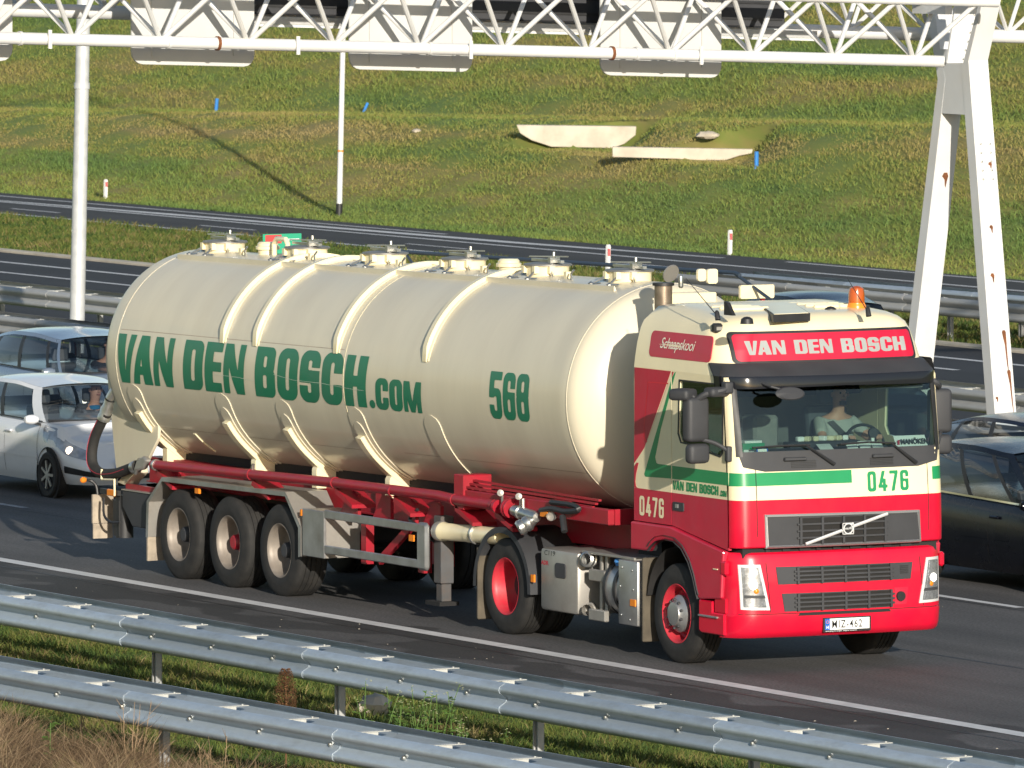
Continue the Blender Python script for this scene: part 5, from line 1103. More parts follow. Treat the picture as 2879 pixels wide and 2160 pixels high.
MB().box(-.93,-.82,-.012,.0,.53,.60).build('side_marker', M_amber, TT); MB().box(-3.13,-3.06,-.02,.0,.62,.70).build('side_marker', M_amber, TT)
M_flapd = mat('dark dusty mud flap', (.085,.07,.05), .85, var=.3, vscale=6)
MB().box(-.70,-.66,.0,.34,.17,1.05).build('mud_flap', M_flapd, TT, bevel=.01); MB().box(-4.42,-4.38,.0,.5,.12,.9).build('mud_flap', M_flapd, TT, bevel=.01)
# rear mudguard of the drive axle
AR = [(-3.82+.66*math.cos(R(a)), .50+.66*math.sin(R(a))) for a in range(-2, 183, 8)]
for y0, y1 in ((-.01,.66), (1.84,2.51)):
    MB().loft([[(x, y, z) for x, z in AR] for y in (y0, y1)]+[[(-3.82+(x+3.82)*.97, y1, .5+(z-.5)*.97) for x, z in AR], [(-3.82+(x+3.82)*.97, y0, .5+(z-.5)*.97) for x, z in AR]]).build('wheel_guard', M_blackm, TT)
    MB().loft([[(x, y0, z) for x, z in AR], [(-3.82+(x+3.82)*.90, y0, .5+(z-.5)*.90) for x, z in AR]]).build('guard_edge', M_blackm, TT)
# exhaust stack
p_ = at(1865, 800, .62, 1); ex = MB().tube([(p_.x,.62,1.3), (p_.x,.62,3.86)], .095, 20).build('exhaust_stack', mat('heat stained stack', (.30,.25,.19), .4, metal=.6, var=.3, vscale=3, dirt=(.10,.05,.03), dscale=4, damt=.7), TT)
MB().lathe([(.0,.0), (.115,0), (.115,.03), (0,.035)], (p_.x,.62,3.85), (0,0,1), 20).build('stack_rim', M_black, ex)
a = MB().lathe([(0,-.008), (.10,-.008), (.10,.008), (0,.008)], (p_.x+.09,.66,3.98), (-.75,-.15,.35), 20); a.build('rain_flap', M_alutank, ex); rbox('flap_weight', (p_.x+.20,.72,3.90), (.05,.05,.14), M_steel, ex, .02)
wheel(TT, 'front', 0, .03+.155, .517); wheel(TT, 'front', 0, 2.47-.155, .517, far=True)
for y, f_ in ((.03+.155, False), (.37+.155, False), (2.47-.155, True), (2.13-.155, True)): wheel(TT, 'drive', -3.82, y, .517, far=f_)
# ================================================================== people
def skin_mesh(name, pts, edges, mt, parent=None, root=0, lv=2):
    """pts: list of (x,y,z,radius)"""
    me = bpy.data.meshes.new(name); me.from_pydata([p_[:3] for p_ in pts], edges, []); me.update(); me.materials.append(mt)
    o = bpy.data.objects.new(name, me); link(o, parent)
    sk = o.modifiers.new('skin', 'SKIN'); sk.use_smooth_shade = True
    if not me.skin_vertices: 
        bm = bmesh.new(); bm.from_mesh(me); bm.verts.layers.skin.verify(); bm.to_mesh(me); bm.free()
    for i, p_ in enumerate(pts):
        rr = p_[3] if isinstance(p_[3], tuple) else (p_[3], p_[3]); me.skin_vertices[0].data[i].radius = rr; me.skin_vertices[0].data[i].use_root = (i == root)
    sb_ = o.modifiers.new('sub', 'SUBSURF'); sb_.levels = lv; sb_.render_levels = lv
    return o
def seated(label, H, shirt, hands, hair, beard=None, lean=0.0, look=0.0, cap=None, vest=None):
    """person seated at hip point H facing +x, both hands reaching to the two given points"""
    t = thing('person', label, 'person', H)
    h = Vector(H); P = lambda x, y, z: h+Vector((x, y, z))
    pv = P(0,0,.10); ch = P(-.06+lean*.5,0,.42); nk = P(-.05+lean,0,.60); hb = P(-.02+lean,look*.3,.70); hm_ = P(.01+lean,look*.5,.80); ht = P(0+lean,look*.5,.885)
    pts = [(*pv,.155), (*P(-.04,0,.26),.15), (*ch,(.14,.17)), (*nk,.06), (*hb,.066), (*hm_,(.088,.098)), (*ht,.055)]; ed = [(0,1),(1,2),(2,3),(3,4),(4,5),(5,6)]
    shp = [(*pv,.165), (*P(-.04,0,.26),.165), (*ch,(.155,.19)), (*P(-.05+lean*.8,0,.50),.105), (*P(-.05+lean*.9,0,.575),.072)]; she = [(0,1),(1,2),(2,3),(3,4)]
    for s_, hand in ((-1, hands[0]), (1, hands[1])):
        sh = P(-.07+lean*.7, s_*.20, .50); hd = Vector(hand); el = (sh+hd)/2+Vector((-.04, s_*.10, -.11)); k = len(pts)
        d = (hd-el).normalized()
        pts += [(*sh,.07), (*el,.048), (*(hd-d*.09),.034), (*(hd-d*.03),(.042,.024)), (*(hd+d*.02),(.038,.02))]
        ed += [(2,k), (k,k+1), (k+1,k+2), (k+2,k+3), (k+3,k+4)]
        side_ = Vector((0,s_,0)); upv = Vector((0,0,1))
        for f_ in range(4):      # curled fingers
            b0 = hd+d*.03+side_*(.028-.018*f_); q = len(pts); pts += [(*(b0+d*.025+upv*.012),.0095), (*(b0+d*.045-upv*.012),.0085), (*(b0+d*.03-upv*.035),.0075)]; ed += [(k+4,q), (q,q+1), (q+1,q+2)]
        q = len(pts); b0 = hd-side_*.04; pts += [(*(b0+d*.0-upv*.005),.011), (*(b0+d*.03-side_*.008+upv*.01),.009)]; ed += [(k+3,q), (q,q+1)]
        k2 = len(shp); shp += [(*sh,.085), (*(sh+(el-sh)*.75),.066)]; she += [(2,k2), (k2,k2+1)]
        hp_ = P(.05, s_*.09, .08); kn = P(.45, s_*.13, .10); an = P(.62, s_*.13, -.32); k = len(pts)
        pts += [(*hp_,.09), (*kn,.065), (*an,.042), (*(an+Vector((.14,0,-.04))),.036)]; ed += [(0,k), (k,k+1), (k+1,k+2), (k+2,k+3)]
    body = skin_mesh('body', pts, ed, M_skin, t)
    skin_mesh('shirt', shp, she, shirt, t)
    c = Vector(hm_)+Vector((0,0,0)); fw = Vector((math.cos(look*4), math.sin(look*4), 0)); sd = Vector((-fw.y, fw.x, 0))
    a = MB(); rows = []
    for i in range(7):      # hair cap
        th = R(12+ i*14); rows.append([tuple(c+Vector((0,0,.018))-fw*.018+fw*(.098*math.sin(th)*math.cos(ph))+sd*(.092*math.sin(th)*math.sin(ph))+Vector((0,0,.10*math.cos(th)))) for ph in np.linspace(R(0), R(360), 17)[:-1]])
    a.loft(rows[:5], closed=True, cap=True); a.build('hair', hair, t)
    MB().add([c+fw*.085+Vector((0,0,.02)), c+fw*.088-sd*.016-Vector((0,0,.025)), c+fw*.088+sd*.016-Vector((0,0,.025)), c+fw*.118-Vector((0,0,.02))], [(0,1,3), (0,3,2), (1,2,3), (0,2,1)]).build('nose', M_skin, t)
    for s_ in (-1, 1):
        MB().lathe([(0,.004), (.009,.002), (.011,-.004)], c+fw*.086+sd*(.034*s_)+Vector((0,0,.022)), fw, 10).build('eye', M_ink, t)
        MB().lathe([(0,.012), (.022,.008), (.028,-.006)], c+sd*(.088*s_)-fw*.005, sd*s_, 10).build('ear', M_skin, t)
    M_lip = mat('lips', (.32,.11,.09), .5); MB().bar(c+fw*.086-sd*.024-Vector((0,0,.052)), c+fw*.086+sd*.024-Vector((0,0,.052)), .012, .012).build('mouth', M_lip, t)
    if beard:
        a = MB(); a.loft([[tuple(c+fw*(.074+.02*math.cos(ph))+sd*(.042*math.sin(ph))-Vector((0,0,z))) for ph in np.linspace(-1.5, 1.5, 9)] for z in (.062, .085, .108)]); a.build('beard', beard, t)
    if vest: 
        a = MB(); a.loft([[tuple(P(.10,-.17,.52)), tuple(P(.115,-.11,.535))], [tuple(P(.155,-.03,.36)), tuple(P(.165,.04,.38))], [tuple(P(.165,.12,.18)), tuple(P(.17,.18,.20))]]); a.build('seat_belt', vest, t)
    return t
M_tee = mat('grey t-shirt', (.36,.37,.34), .9, var=.08, vscale=10); M_hair = mat('dark hair', (.03,.022,.018), .7); M_beard = mat('dark beard', (.05,.033,.025), .8)
seated('driver in a grey t-shirt at the wheel of the tanker truck', (.12,1.88,1.95), M_tee, ((.66,1.70,2.33), (.66,2.06,2.33)), M_hair, beard=M_beard, lean=.07, look=-.02, vest=M_ink)
# ---- things lying on the dashboard
M_gbox = mat('green carton', (.02,.26,.12), .6); M_paper = mat('paper', (.75,.75,.72), .7); M_tray = mat('dark tray', (.02,.02,.025), .6); M_bits = mat('cream packets', (.62,.54,.36), .7)
gb = tag(MB().box(.98,1.16,.17,.43,2.252,2.35).build('carton', M_gbox, None, bevel=.004), 'green carton box at the left end of the truck dashboard', 'box')
MB().box(1.161,1.163,.18,.42,2.256,2.285).build('carton_band', M_paper, gb); MB().box(1.0,1.15,.2,.40,2.351,2.375).build('carton_lid', M_paper, gb)
ty = tag(MB().box(.84,1.0,.82,1.66,2.262,2.33).build('dash_tray', M_tray, None, bevel=.01), 'dark tray full of odds and ends on the truck dashboard', 'tray')
for i in range(7):
    y = .98+.09*i; q = MB().box(-.03,.03,-.04,.04,0,.05); Mx = Matrix.Translation((.92,y,2.331)) @ Matrix.Rotation(i*.7, 4, 'Z'); q.v = [tuple(Mx @ Vector(v)) for v in q.v]
    tag(q.build('packet', M_bits if i % 3 else M_paper, None, bevel=.008), ('first', 'second', 'third', 'fourth', 'fifth', 'sixth', 'seventh')[i]+' small packet from the left in the tray on the truck dashboard', 'packet', 'packets in the dash tray')
fan = thing('dash_fan', 'small black and white round gadget standing in front of the driver', 'gadget', (1.0,1.80,2.26)); MB().tube([(1.0,1.80,2.255), (1.0,1.80,2.36)], .02, 8).build('stand', M_paper, fan); MB().lathe([(0,.03), (.05,.03), (.055,.0), (0,-.02)], (1.0,1.80,2.40), (1,-.2,0), 16).build('head', M_tray, fan); MB().box(.98,1.04,1.60,1.78,2.256,2.32).build('foot', M_paper, fan, bevel=.02)
def dashcard(nm, lb, y0, y1, z0, z1, mt, cat, grp=None, lean_=.1, x=1.2):
    q = MB().add([(x+.02,y0,z0), (x+.02,y1,z0), (x-lean_*(z1-z0)-.02,y1,z1), (x-lean_*(z1-z0)-.02,y0,z1), (x+.014,y0,z0), (x+.014,y1,z0), (x-.026-lean_*(z1-z0),y1,z1), (x-.026-lean_*(z1-z0),y0,z1)], [(0,1,2,3), (7,6,5,4), (0,4,5,1), (1,5,6,2), (2,6,7,3), (3,7,4,0)])
    return tag(q.build(nm, mt, None), lb, cat, grp)
dashcard('paper_slip', 'white paper slip leaning inside the windscreen left of centre', 1.08, 1.24, 2.228, 2.31, M_paper, 'paper', None, 1.2)
for i, y in enumerate((1.40, 1.55, 1.70)): dashcard('parking_card', ('left', 'middle', 'right')[i]+' one of three pale cards behind the windscreen', y, y+.125, 2.226, 2.30, M_plate, 'card', 'cards behind the windscreen', .6)
nb = dashcard('name_board', 'white MANÖKEN name board behind the right end of the windscreen', 2.0, 2.375, 2.255, 2.365, M_plate, 'sign', None, .3, 1.13)
ftext('lettering', 'MANÖKEN', .075, frame((1.152,2.05,2.282), (0,1,0), (-.25,0,1)), M_ink, nb, bold=.003, xs=.88)
MB().box(1.148,1.153,2.01,2.035,2.278,2.325).build('emblem', M_redside, nb)
vg = patch([(.27,2.252), (.40,2.25), (.40,2.31), (.27,2.312)], 3, 2, fcab, -.012, .002).build('toll_sticker', M_eu, None); tag(vg, 'small blue and white toll sticker low on the windscreen', 'sticker'); patch([(.285,2.265), (.385,2.263), (.385,2.297), (.285,2.299)], 3, 2, fcab, -.010, .001).build('sticker_field', M_paper, vg)
# ================================================================== cars
def interp(tb, x):
    if x <= tb[0][0]: return tb[0][1]
    for (a, va), (b, vb) in zip(tb, tb[1:]):
        if x <= b: t = (x-a)/(b-a); return va+(vb-va)*t
    return tb[-1][1]
def car(name, label, cat, X, Y, paint, W=1.69, L=4.06, F=.80, wb=2.51, belt=.95, roof=1.49, cowl=(.02,.93), a0=(-.22,.95), a1=(-.78,1.38), hood=.70, d1=-2.95, rearbelt=1.0, rw=.30, chrome=False, group=None, trimmat=None, panes=((.10,.42),(.46,.76),(.80,.95)), yr=.56, extras=None):
    """hatchback-like car; X = world x of the front axle, Y = world y of its near side; drives towards +x"""
    hw = W/2; OX, OY = X, Y+hw; Rr = F-L
    t = thing(name, label, cat, (OX, OY, 0), group)
    def G(p_): return (OX+p_[0], OY+p_[1], p_[2])
    trim = trimmat or M_black
    zt = [(Rr,rearbelt-.12), (Rr+.12,rearbelt-.02), (Rr+.5,rearbelt), (a0[0],belt), (cowl[0]+.15,cowl[1]), (F-.55,hood+.10), (F-.22,hood), (F-.05,hood-.10), (F,hood-.16)]
    xfz = [(0,F-.10), (.25,F-.02), (.45,F), (.62,F-.02), (.78,F-.12), (1,F-.22)]; xrz = [(0,Rr+.12), (.3,Rr+.01), (.6,Rr), (.85,Rr+.03), (1,Rr+.10)]; wz = [(0,.91), (.12,.965), (.35,.995), (.55,1.0), (.8,.985), (.93,.95), (1,.90)]
    K, N = 12, 72; rows = []
    for k in range(K+1):
        f = k/K; xf, xr_, w_ = interp(xfz, f), interp(xrz, f), interp(wz, f)*hw; r = []
        for j in range(N):
            th = 2*math.pi*j/N; c, s_ = math.cos(th), math.sin(th); e = 2/4.6
            x = (xf+xr_)/2+(xf-xr_)/2*math.copysign(abs(c)**e, c); y = w_*math.copysign(abs(s_)**e, s_)
            z0 = .19; r.append((x, y, z0+f*(interp(zt, x)-z0)))
        rows.append(r)
    top = rows[-1]; b = MB(); b.loft([[G(q) for q in r] for r in rows], closed=True)
    cols = []
    for j in range(0, N//2+1):
        p1, p2 = Vector(top[j]), Vector(top[-j % N]); cols.append([G((p1.x, p1.y+(p2.y-p1.y)*u, (p1.z+p2.z)/2+.045*(1-(2*u-1)**2)**.7)) for u in (0,.06,.15,.3,.5,.7,.85,.94,1)])
    b.loft(cols); fl_ = [G(q) for q in rows[0]]; b.add(fl_, [tuple(range(N))]); body = b.build('body', paint, t, ang=42)
    # roof and rails
    def rail(s_):     # s_ 0 front .. 1 rear
        x = a1[0]+(d1-a1[0])*s_; z = a1[1]+(roof-.045-a1[1])*sm(min(1, s_/.35))-(.13*max(0, (s_-.55)/.45)**1.6); y = (yr+(.06*math.sin(math.pi*min(1, s_*1.1))))*1.0*hw/.845*.98; return x, y, z
    def belt_(s_):
        x = a0[0]+(Rr+.10-a0[0])*s_; return x, hw*(.925-.10*max(0, (s_-.6)/.4)**2-.03*max(0, (.15-s_)/.15)), belt+(rearbelt-belt)*s_+.01
    grid = []
    for i in range(13):
        s_ = i/12; x, y, z = rail(s_); grid.append([G((x+(.10 if i == 0 else .10*(1-s_)**3)*(1-u*u), y*u, z+.045*(1-abs(u)**2.5))) for u in np.linspace(-1, 1, 13)])
    rf_ = MB().loft(grid); lo = [[(q[0], q[1], q[2]-.03) for q in g_] for g_ in grid]; rf_.loft(lo); rf_.build('roof', paint, t, ang=60)
    # windscreen
    ws = []
    for i in range(7):
        v = i/6; ws.append([])
        for u in np.linspace(-1, 1, 15):
            c = Vector((cowl[0]+(a0[0]-cowl[0])*u*u, u*hw*.86, cowl[1]+.03+(a0[1]-cowl[1]-.02)*u*u)); x, y, z = rail(0); r_ = Vector((x+.10*(1-u*u), y*u, z+.045*(1-abs(u)**2.5)-.012)); p_ = c+(r_-c)*v+Vector((.03,0,.02))*math.sin(math.pi*v); ws[-1].append(G(p_))
    MB().loft(ws).build('windscreen', M_glassd, t, ang=80)
    MB().loft([ws[0], [(q[0]-.03, q[1], q[2]+.035) for q in ws[0]]]).build('screen_base', M_black, t)
    for sgn in (-1, 1):
        def sd_(s_, v, o=0.0):
            bx_, by_, bz_ = belt_(s_); rx, ry, rz = rail(s_); y = by_+(ry-by_)*v+.035*math.sin(math.pi*v)
            return G((bx_+(rx-bx_)*v, sgn*(y+o), bz_+(rz-bz_)*v))
        nmn = 'side_window'
        for p0, p1 in panes:
            MB().loft([[sd_(p0+(p1-p0)*i/6, .02+.90*v, 0) for i in range(7)] for v in np.linspace(0, 1, 6)]).build(nmn, M_glassd, t, ang=80)
        edges = [0]+[q for p_ in panes for q in p_]+[1]
        for k in range(0, len(edges), 2):      # pillars
            s0, s1 = edges[k], edges[k+1]; mt_ = paint if k in (0, len(edges)-2) else trim
            MB().loft([[sd_(s0+(s1-s0)*i/3, v, .004) for i in range(4)] for v in np.linspace(0, 1, 8)]).build('pillar', mt_, t, ang=80)
        MB().loft([[sd_(s_, v, .006) for s_ in np.linspace(0, 1, 20)] for v in (.90, .95, 1.0)]).build('roof_rail', paint, t, ang=80); MB().loft([[sd_(s_, v, .008) for s_ in np.linspace(.03, .97, 20)] for v in (-.005, .035)]).build('waist_strip', M_chrome if chrome else M_black, t)
        # wheels, arches
        for wx in (0.0, -wb):
            MB().lathe([(0,.0), (rw+.055,.0), (rw+.06,.012), (rw+.045,.014)], G((wx, sgn*(hw*.985-.004), rw)), (0,sgn,0), 36).build('wheel_arch', M_dark, t)
            wc = G((wx, sgn*(hw-.085), rw)); wl = MB().lathe([(rw*.66,.085), (rw*.70,.10), (rw*.9,.105), (rw*.97,.09), (rw,.06), (rw,-.06), (rw*.97,-.09), (rw*.66,-.1)], wc, (0,sgn,0), 32).build('wheel', M_rubber, t)
            MB().lathe([(0,.06), (rw*.6,.055), (rw*.66,.08), (rw*.67,.10)], wc, (0,sgn,0), 28).build('rim', M_blackm, wl)
            for sp_ in range(7):
                a = 2*math.pi*sp_/7; MB().bar(Vector(wc)+Vector((0,sgn*.09,0)), Vector(wc)+Vector((rw*.62*math.cos(a), sgn*.088, rw*.62*math.sin(a))), .035, .02, (0,1,0)).build('spoke', M_alu, wl)
        # mirror
        mx = a0[0]-.14; c = Vector(G((mx, sgn*(hw+.06), belt+.045))); q = MB().lathe([(0,-.085), (.05,-.08), (.072,-.04), (.076,.02), (.05,.07), (0,.085)], (0,0,0), (0,1,0), 14); q.v = [(c.x+v[0]*.9, c.y+v[1]*1.15, c.z+v[2]*.85) for v in q.v]; m_ = q.build('door_mirror', paint, t)
        MB().bar(G((mx-.02, sgn*(hw*.93), belt-.02)), (c.x, c.y, c.z-.04), .07, .03).build('mirror_foot', M_black, m_)
        # door gaps and handle
        zl = [(Rr+1.55-.3, belt-.01), (Rr+1.55-.25,.30)]
        yb = sgn*(hw+.0005)
        for xx in (a0[0]-.12, a0[0]-1.13): MB().loft([[G((xx+dx, sgn*(hw*interp(wz, (z-.19)/(belt-.19))+.002), z)) for z in np.linspace(.28, belt-.02, 8)] for dx in (0, .008)]).build('door_gap', M_dark, t)
        MB().loft([[G((x, sgn*(hw*interp(wz, (z-.19)/(belt-.19))+.008), z)) for x in np.linspace(a0[0]-2.1, a0[0]-.10, 6)] for z in (.50, .53, .56)]).build('rubbing_strip', paint, t)
        hc = G((a0[0]-.98, sgn*(hw*.99+.012), belt-.14)); MB().box(hc[0]-.09, hc[0]+.09, hc[1]-.02, hc[1]+.02, hc[2]-.018, hc[2]+.018).build('door_handle', paint, t, bevel=.012)
        # lamps on the curved corners
        def nose(yf, f, o=0.004):
            xf, xr_, w_ = interp(xfz, f), interp(xrz, f), interp(wz, f)*hw; y = abs(yf)*w_; c_ = max(0.0, 1-abs(yf)**4.6)**(1/4.6); x = (xf+xr_)/2+(xf-xr_)/2*c_+o
            return G((x, sgn*(y+o*.7), .19+f*(interp(zt, x)-.19)))
        h_ = MB().loft([[nose(.66+.325*u, f0+.10*u+(.10*(1-u)**2)*(1 if f0 < .72 else 0), .006) for u in np.linspace(0, 1, 9)] for f0 in (.60,.70,.80,.87)]).build('headlight', M_hlens, t, ang=80)
        c = Vector(nose(.86,.79,.012)); MB().lathe([(0,.012), (.035,.006), (.05,0)], c, (1,sgn*.5,.1), 14).build('bulb', M_hbulb, h_)
        MB().loft([[nose(.56+.36*u, f, .005) for u in np.linspace(0, 1, 7)] for f in (.26,.34,.42)]).build('fog_pocket', M_black, t, ang=80)
        rl = MB().loft([[G((Rr+.045+.10*v, sgn*hw*(.83+.12*v), z)) for v in (0,.5,1)] for z in (.72,.86,.98)]).build('tail_lamp', M_tail, t)
        MB().loft([[sd_(s_, v, .012) for v in np.linspace(.06, .62, 6)] for s_ in (.945, .995)]).build('tail_lamp', M_tail, t)
    MB().loft([[nose_c(G, F, hw, yy, f, interp, xfz, xrz, wz, zt) for yy in np.linspace(-.5, .5, 9)] for f in (.20,.30,.42)]).build('lower_grille', M_black, t)
    q = G((F+.012, 0, .47)); pl_ = MB().box(q[0]-.006, q[0]+.004, q[1]-.26, q[1]+.26, q[2]-.055, q[2]+.055).build('number_plate', M_plate, t); MB().box(q[0]+.0045, q[0]+.006, q[1]-.26, q[1]-.215, q[2]-.055, q[2]+.055).build('country_band', M_eu, pl_)
    # inside
    MB().box(*(G((Rr+.3,0,0))[0], G((cowl[0]-.05,0,0))[0]), OY-hw*.82, OY+hw*.82, .45, belt-.05).build('interior', M_trimd, t)
    MB().loft([[G((cowl[0]-.02, y, cowl[1]-.0)), G((cowl[0]-.45, y, cowl[1]+.03)), G((cowl[0]-.62, y, cowl[1]-.2))] for y in (-hw*.8, hw*.8)]).build('dashboard', M_black, t)
    for yy in (-.36, .36):
        s_ = MB().prism([(OX+a0[0]-.95,.6), (OX+a0[0]-.75,.6), (OX+a0[0]-.93,1.12), (OX+a0[0]-1.05,1.12)], 1, OY+yy-.22, OY+yy+.22).build('seat', M_seatc, t, bevel=.03); MB().prism([(OX+a0[0]-1.06,1.14), (OX+a0[0]-.97,1.14), (OX+a0[0]-1.0,1.32), (OX+a0[0]-1.07,1.32)], 1, OY+yy-.12, OY+yy+.12).build('headrest', M_seatc, s_, bevel=.02)
    MB().box(OX+Rr+.5, OX+Rr+.65, OY-.6, OY+.6, .6, 1.15).build('rear_seat', M_seatc, t, bevel=.05)
    return t, G
def nose_c(G, F, hw, yf, f, interp, xfz, xrz, wz, zt):
    xf, xr_, w_ = interp(xfz, f), interp(xrz, f), interp(wz, f)*hw; c_ = (1-abs(yf)**4.6)**(1/4.6); x = (xf+xr_)/2+(xf-xr_)/2*c_+.006; return G((x, yf*w_, .19+f*(interp(zt, x)-.19)))
M_trimd = mat('car interior', (.035,.035,.038), .85, var=.1); M_hlens = mat('car headlight', (.40,.42,.45), .15, metal=.4, var=.35, vscale=9, coat=.6); M_hbulb = mat('car lit bulb', (1,.9,.75), .3, emit=(1,.82,.62), estr=4); M_tail = mat('red tail lamp', (.35,.01,.02), .2, coat=.5)
P_white = mat('white car paint', (.66,.67,.69), .3, var=.02, coat=.6, dirt=(.42,.42,.42), dscale=3, damt=.25); P_grey = mat('silver blue car paint', (.24,.29,.36), .28, metal=.5, var=.03, coat=.6); P_black = mat('black car paint', (.004,.005,.009), .25, var=.1, coat=.15, spec=.3); P_navy = mat('dark blue car paint', (.006,.009,.022), .25, coat=.2, spec=.3)
car('hatchback_car', 'white hatchback behind the tank at the left with its headlights on', 'car', -24.10, 4.03, P_white, W=1.69, L=4.06)
car('compact_car', 'silver-blue car in the lane behind the white hatchback', 'car', -32.45, 8.15, P_grey, W=1.76, L=4.2, F=.85, wb=2.58, belt=1.0, roof=1.58, cowl=(.05,.98), a0=(-.22,1.0), a1=(-.72,1.47), hood=.76, d1=-3.0, rearbelt=1.06, rw=.31, panes=((.03,.12),(.15,.44),(.48,.80),(.84,.96)))
car('family_car', 'black family van with chrome waist strip right of the truck cab', 'car', -5.22, 7.60, P_black, W=1.80, L=4.47, F=.88, wb=2.70, belt=.96, roof=1.63, cowl=(.25,.92), a0=(-.05,.94), a1=(-1.05,1.53), hood=.74, d1=-3.35, rearbelt=1.04, rw=.32, chrome=True, panes=((.06,.17),(.20,.45),(.48,.72),(.75,.96)), yr=.60)
car('hatchback_car', 'dark blue car with red tail lamp behind the black family van', 'car', -11.4, 11.5, P_navy, W=1.76, L=4.3, F=.88, wb=2.6, belt=.92, roof=1.46, rearbelt=1.02, d1=-3.0)
_vp = at(2385, 838, 14.65, 1)
car('passenger_van', 'dark van whose roof shows just over the truck cab behind the beacon', 'van', _vp.x+1.15, 13.8, P_navy, W=1.70, L=3.75, F=.25, wb=2.4, belt=1.22, roof=_vp.z+.05, cowl=(-.35,1.15), a0=(-.55,1.2), a1=(-1.15,_vp.z-.10), hood=.95, d1=-3.1, rearbelt=1.25, rw=.33, yr=.50, panes=((.05,.2),(.24,.46),(.5,.95)))
# people in the two cars at the left
M_patt = mat('black and white patterned jacket', (.10,.10,.11), .9, var=.9, vscale=16); M_navyc = mat('navy jacket', (.03,.035,.05), .9); M_brownh = mat('brown hair', (.10,.05,.03), .7); M_scarf = mat('blue scarf', (.03,.16,.30), .9)
pw = seated('driver of the white hatchback in a black and white patterned jacket', (-25.25,4.03+.845+.36,.50), M_patt, ((-24.78,5.05,.92), (-24.78,5.40,.92)), M_brownh, lean=.05)
MB().lathe([(.06,-.03), (.085,-.02), (.085,.02), (.06,.04)], (-25.25,5.235,1.07), (0,0,1), 14).build('scarf', M_scarf, pw)
seated('driver of the silver-blue car in a dark jacket', (-33.6,8.15+.88+.36,.56), M_navyc, ((-33.1,9.22,1.0), (-33.1,9.56,1.0)), M_brownh, lean=.05)
# ================================================================== vegetation (blades and leaves as real geometry)
def blades(name, label, cat, gen, n, matr, seed=3):
    """gen(rng) -> (x,y,z, height, width, lean, tone); three-segment tapering blades"""
    rg = np.random.default_rng(seed); D = gen(rg, n); n = len(D['x'])
    az = rg.uniform(0, 2*np.pi, n); faz = rg.uniform(0, 2*np.pi, n); cw, sw = np.cos(faz), np.sin(faz); ca, sa = np.cos(az), np.sin(az)
    V = np.zeros((n, 5, 3)); h, w_, ln = D['h'], D['w'], D['lean']
    for k, (f, wf) in enumerate(((0,1.0), (.55,.75), (1,0))):
        cx = D['x']+ca*ln*h*f**1.7; cy = D['y']+sa*ln*h*f**1.7; cz = D['z']+h*f*(1-.25*ln*f)
        if k < 2:
            V[:, 2*k, 0] = cx-cw*w_*wf/2; V[:, 2*k, 1] = cy-sw*w_*wf/2; V[:, 2*k, 2] = cz; V[:, 2*k+1, 0] = cx+cw*w_*wf/2; V[:, 2*k+1, 1] = cy+sw*w_*wf/2; V[:, 2*k+1, 2] = cz
        else: V[:, 4, 0] = cx; V[:, 4, 1] = cy; V[:, 4, 2] = cz
    base = (np.arange(n)*5)[:, None]; T = np.concatenate([base+np.array([[0,1,3]]), base+np.array([[0,3,2]]), base+np.array([[2,3,4]])], axis=1).reshape(-1, 3)
    me = bpy.data.meshes.new(name); me.vertices.add(n*5); me.vertices.foreach_set('co', V.reshape(-1)); nt_ = len(T)
    me.loops.add(nt_*3); me.loops.foreach_set('vertex_index', T.reshape(-1).astype(np.int32)); me.polygons.add(nt_); me.polygons.foreach_set('loop_start', np.arange(0, nt_*3, 3, dtype=np.int32)); me.polygons.foreach_set('loop_total', np.full(nt_, 3, dtype=np.int32))
    at_ = me.attributes.new('tone', 'FLOAT', 'POINT'); at_.data.foreach_set('value', np.repeat(D['tone'], 5).astype(np.float32)); me.update(); me.validate(); me.materials.append(matr)
    o = bpy.data.objects.new(name, me); COL.objects.link(o); tag(o, label, cat); o['kind'] = 'stuff'; return o
terv = np.vectorize(ter)
def vnoise(x, y, s, seed):
    """cheap smooth value noise"""
    rg = np.random.default_rng(seed); tb = rg.random((64, 64)); u, v = x/s, y/s; i, j = np.floor(u).astype(int), np.floor(v).astype(int); fu, fv = u-i, v-j; fu = fu*fu*(3-2*fu); fv = fv*fv*(3-2*fv)
    g_ = lambda a, b: tb[a % 64, b % 64]
    return (g_(i, j)*(1-fu)+g_(i+1, j)*fu)*(1-fv)+(g_(i, j+1)*(1-fu)+g_(i+1, j+1)*fu)*fv
def gen_bank(rg, n):
    D = rg.uniform(160, 262, n*3); L = rg.uniform(-.075, .075, n*3)*D
    x = CAM.x+Fh.x*D+Rh.x*L; y = CAM.y+Fh.y*D+Rh.y*L; k = (y > 43.75) & (y < 72); x, y = x[k][:n], y[k][:n]; n = len(x)
    cl = vnoise(x*.5, y, .7, 1)*.4+vnoise(x*.12, y, 1.3, 2)*.6
    up = (y > 52.4); h = rg.uniform(.04, .10, n)*(.55+1.2*cl)*np.where(up, 1.35, 1.0)*np.where(y < 47, 1.25, 1.0)
    tone = np.clip(.5+(.42-cl)*.55+rg.normal(0, .12, n)+np.where(y < 47.5, -.22, 0)+np.where((y > 47.5) & (y < 51.5), .16, 0), 0, 1)
    return dict(x=x, y=y, z=terv(x, y)-.02, h=h, w=rg.uniform(.010, .024, n), lean=rg.uniform(.3, 1.3, n), tone=tone)
blades('bank_grass', 'rough green and brown grass covering the embankment', 'grass', gen_bank, 420000, M_bankgrass, 5)
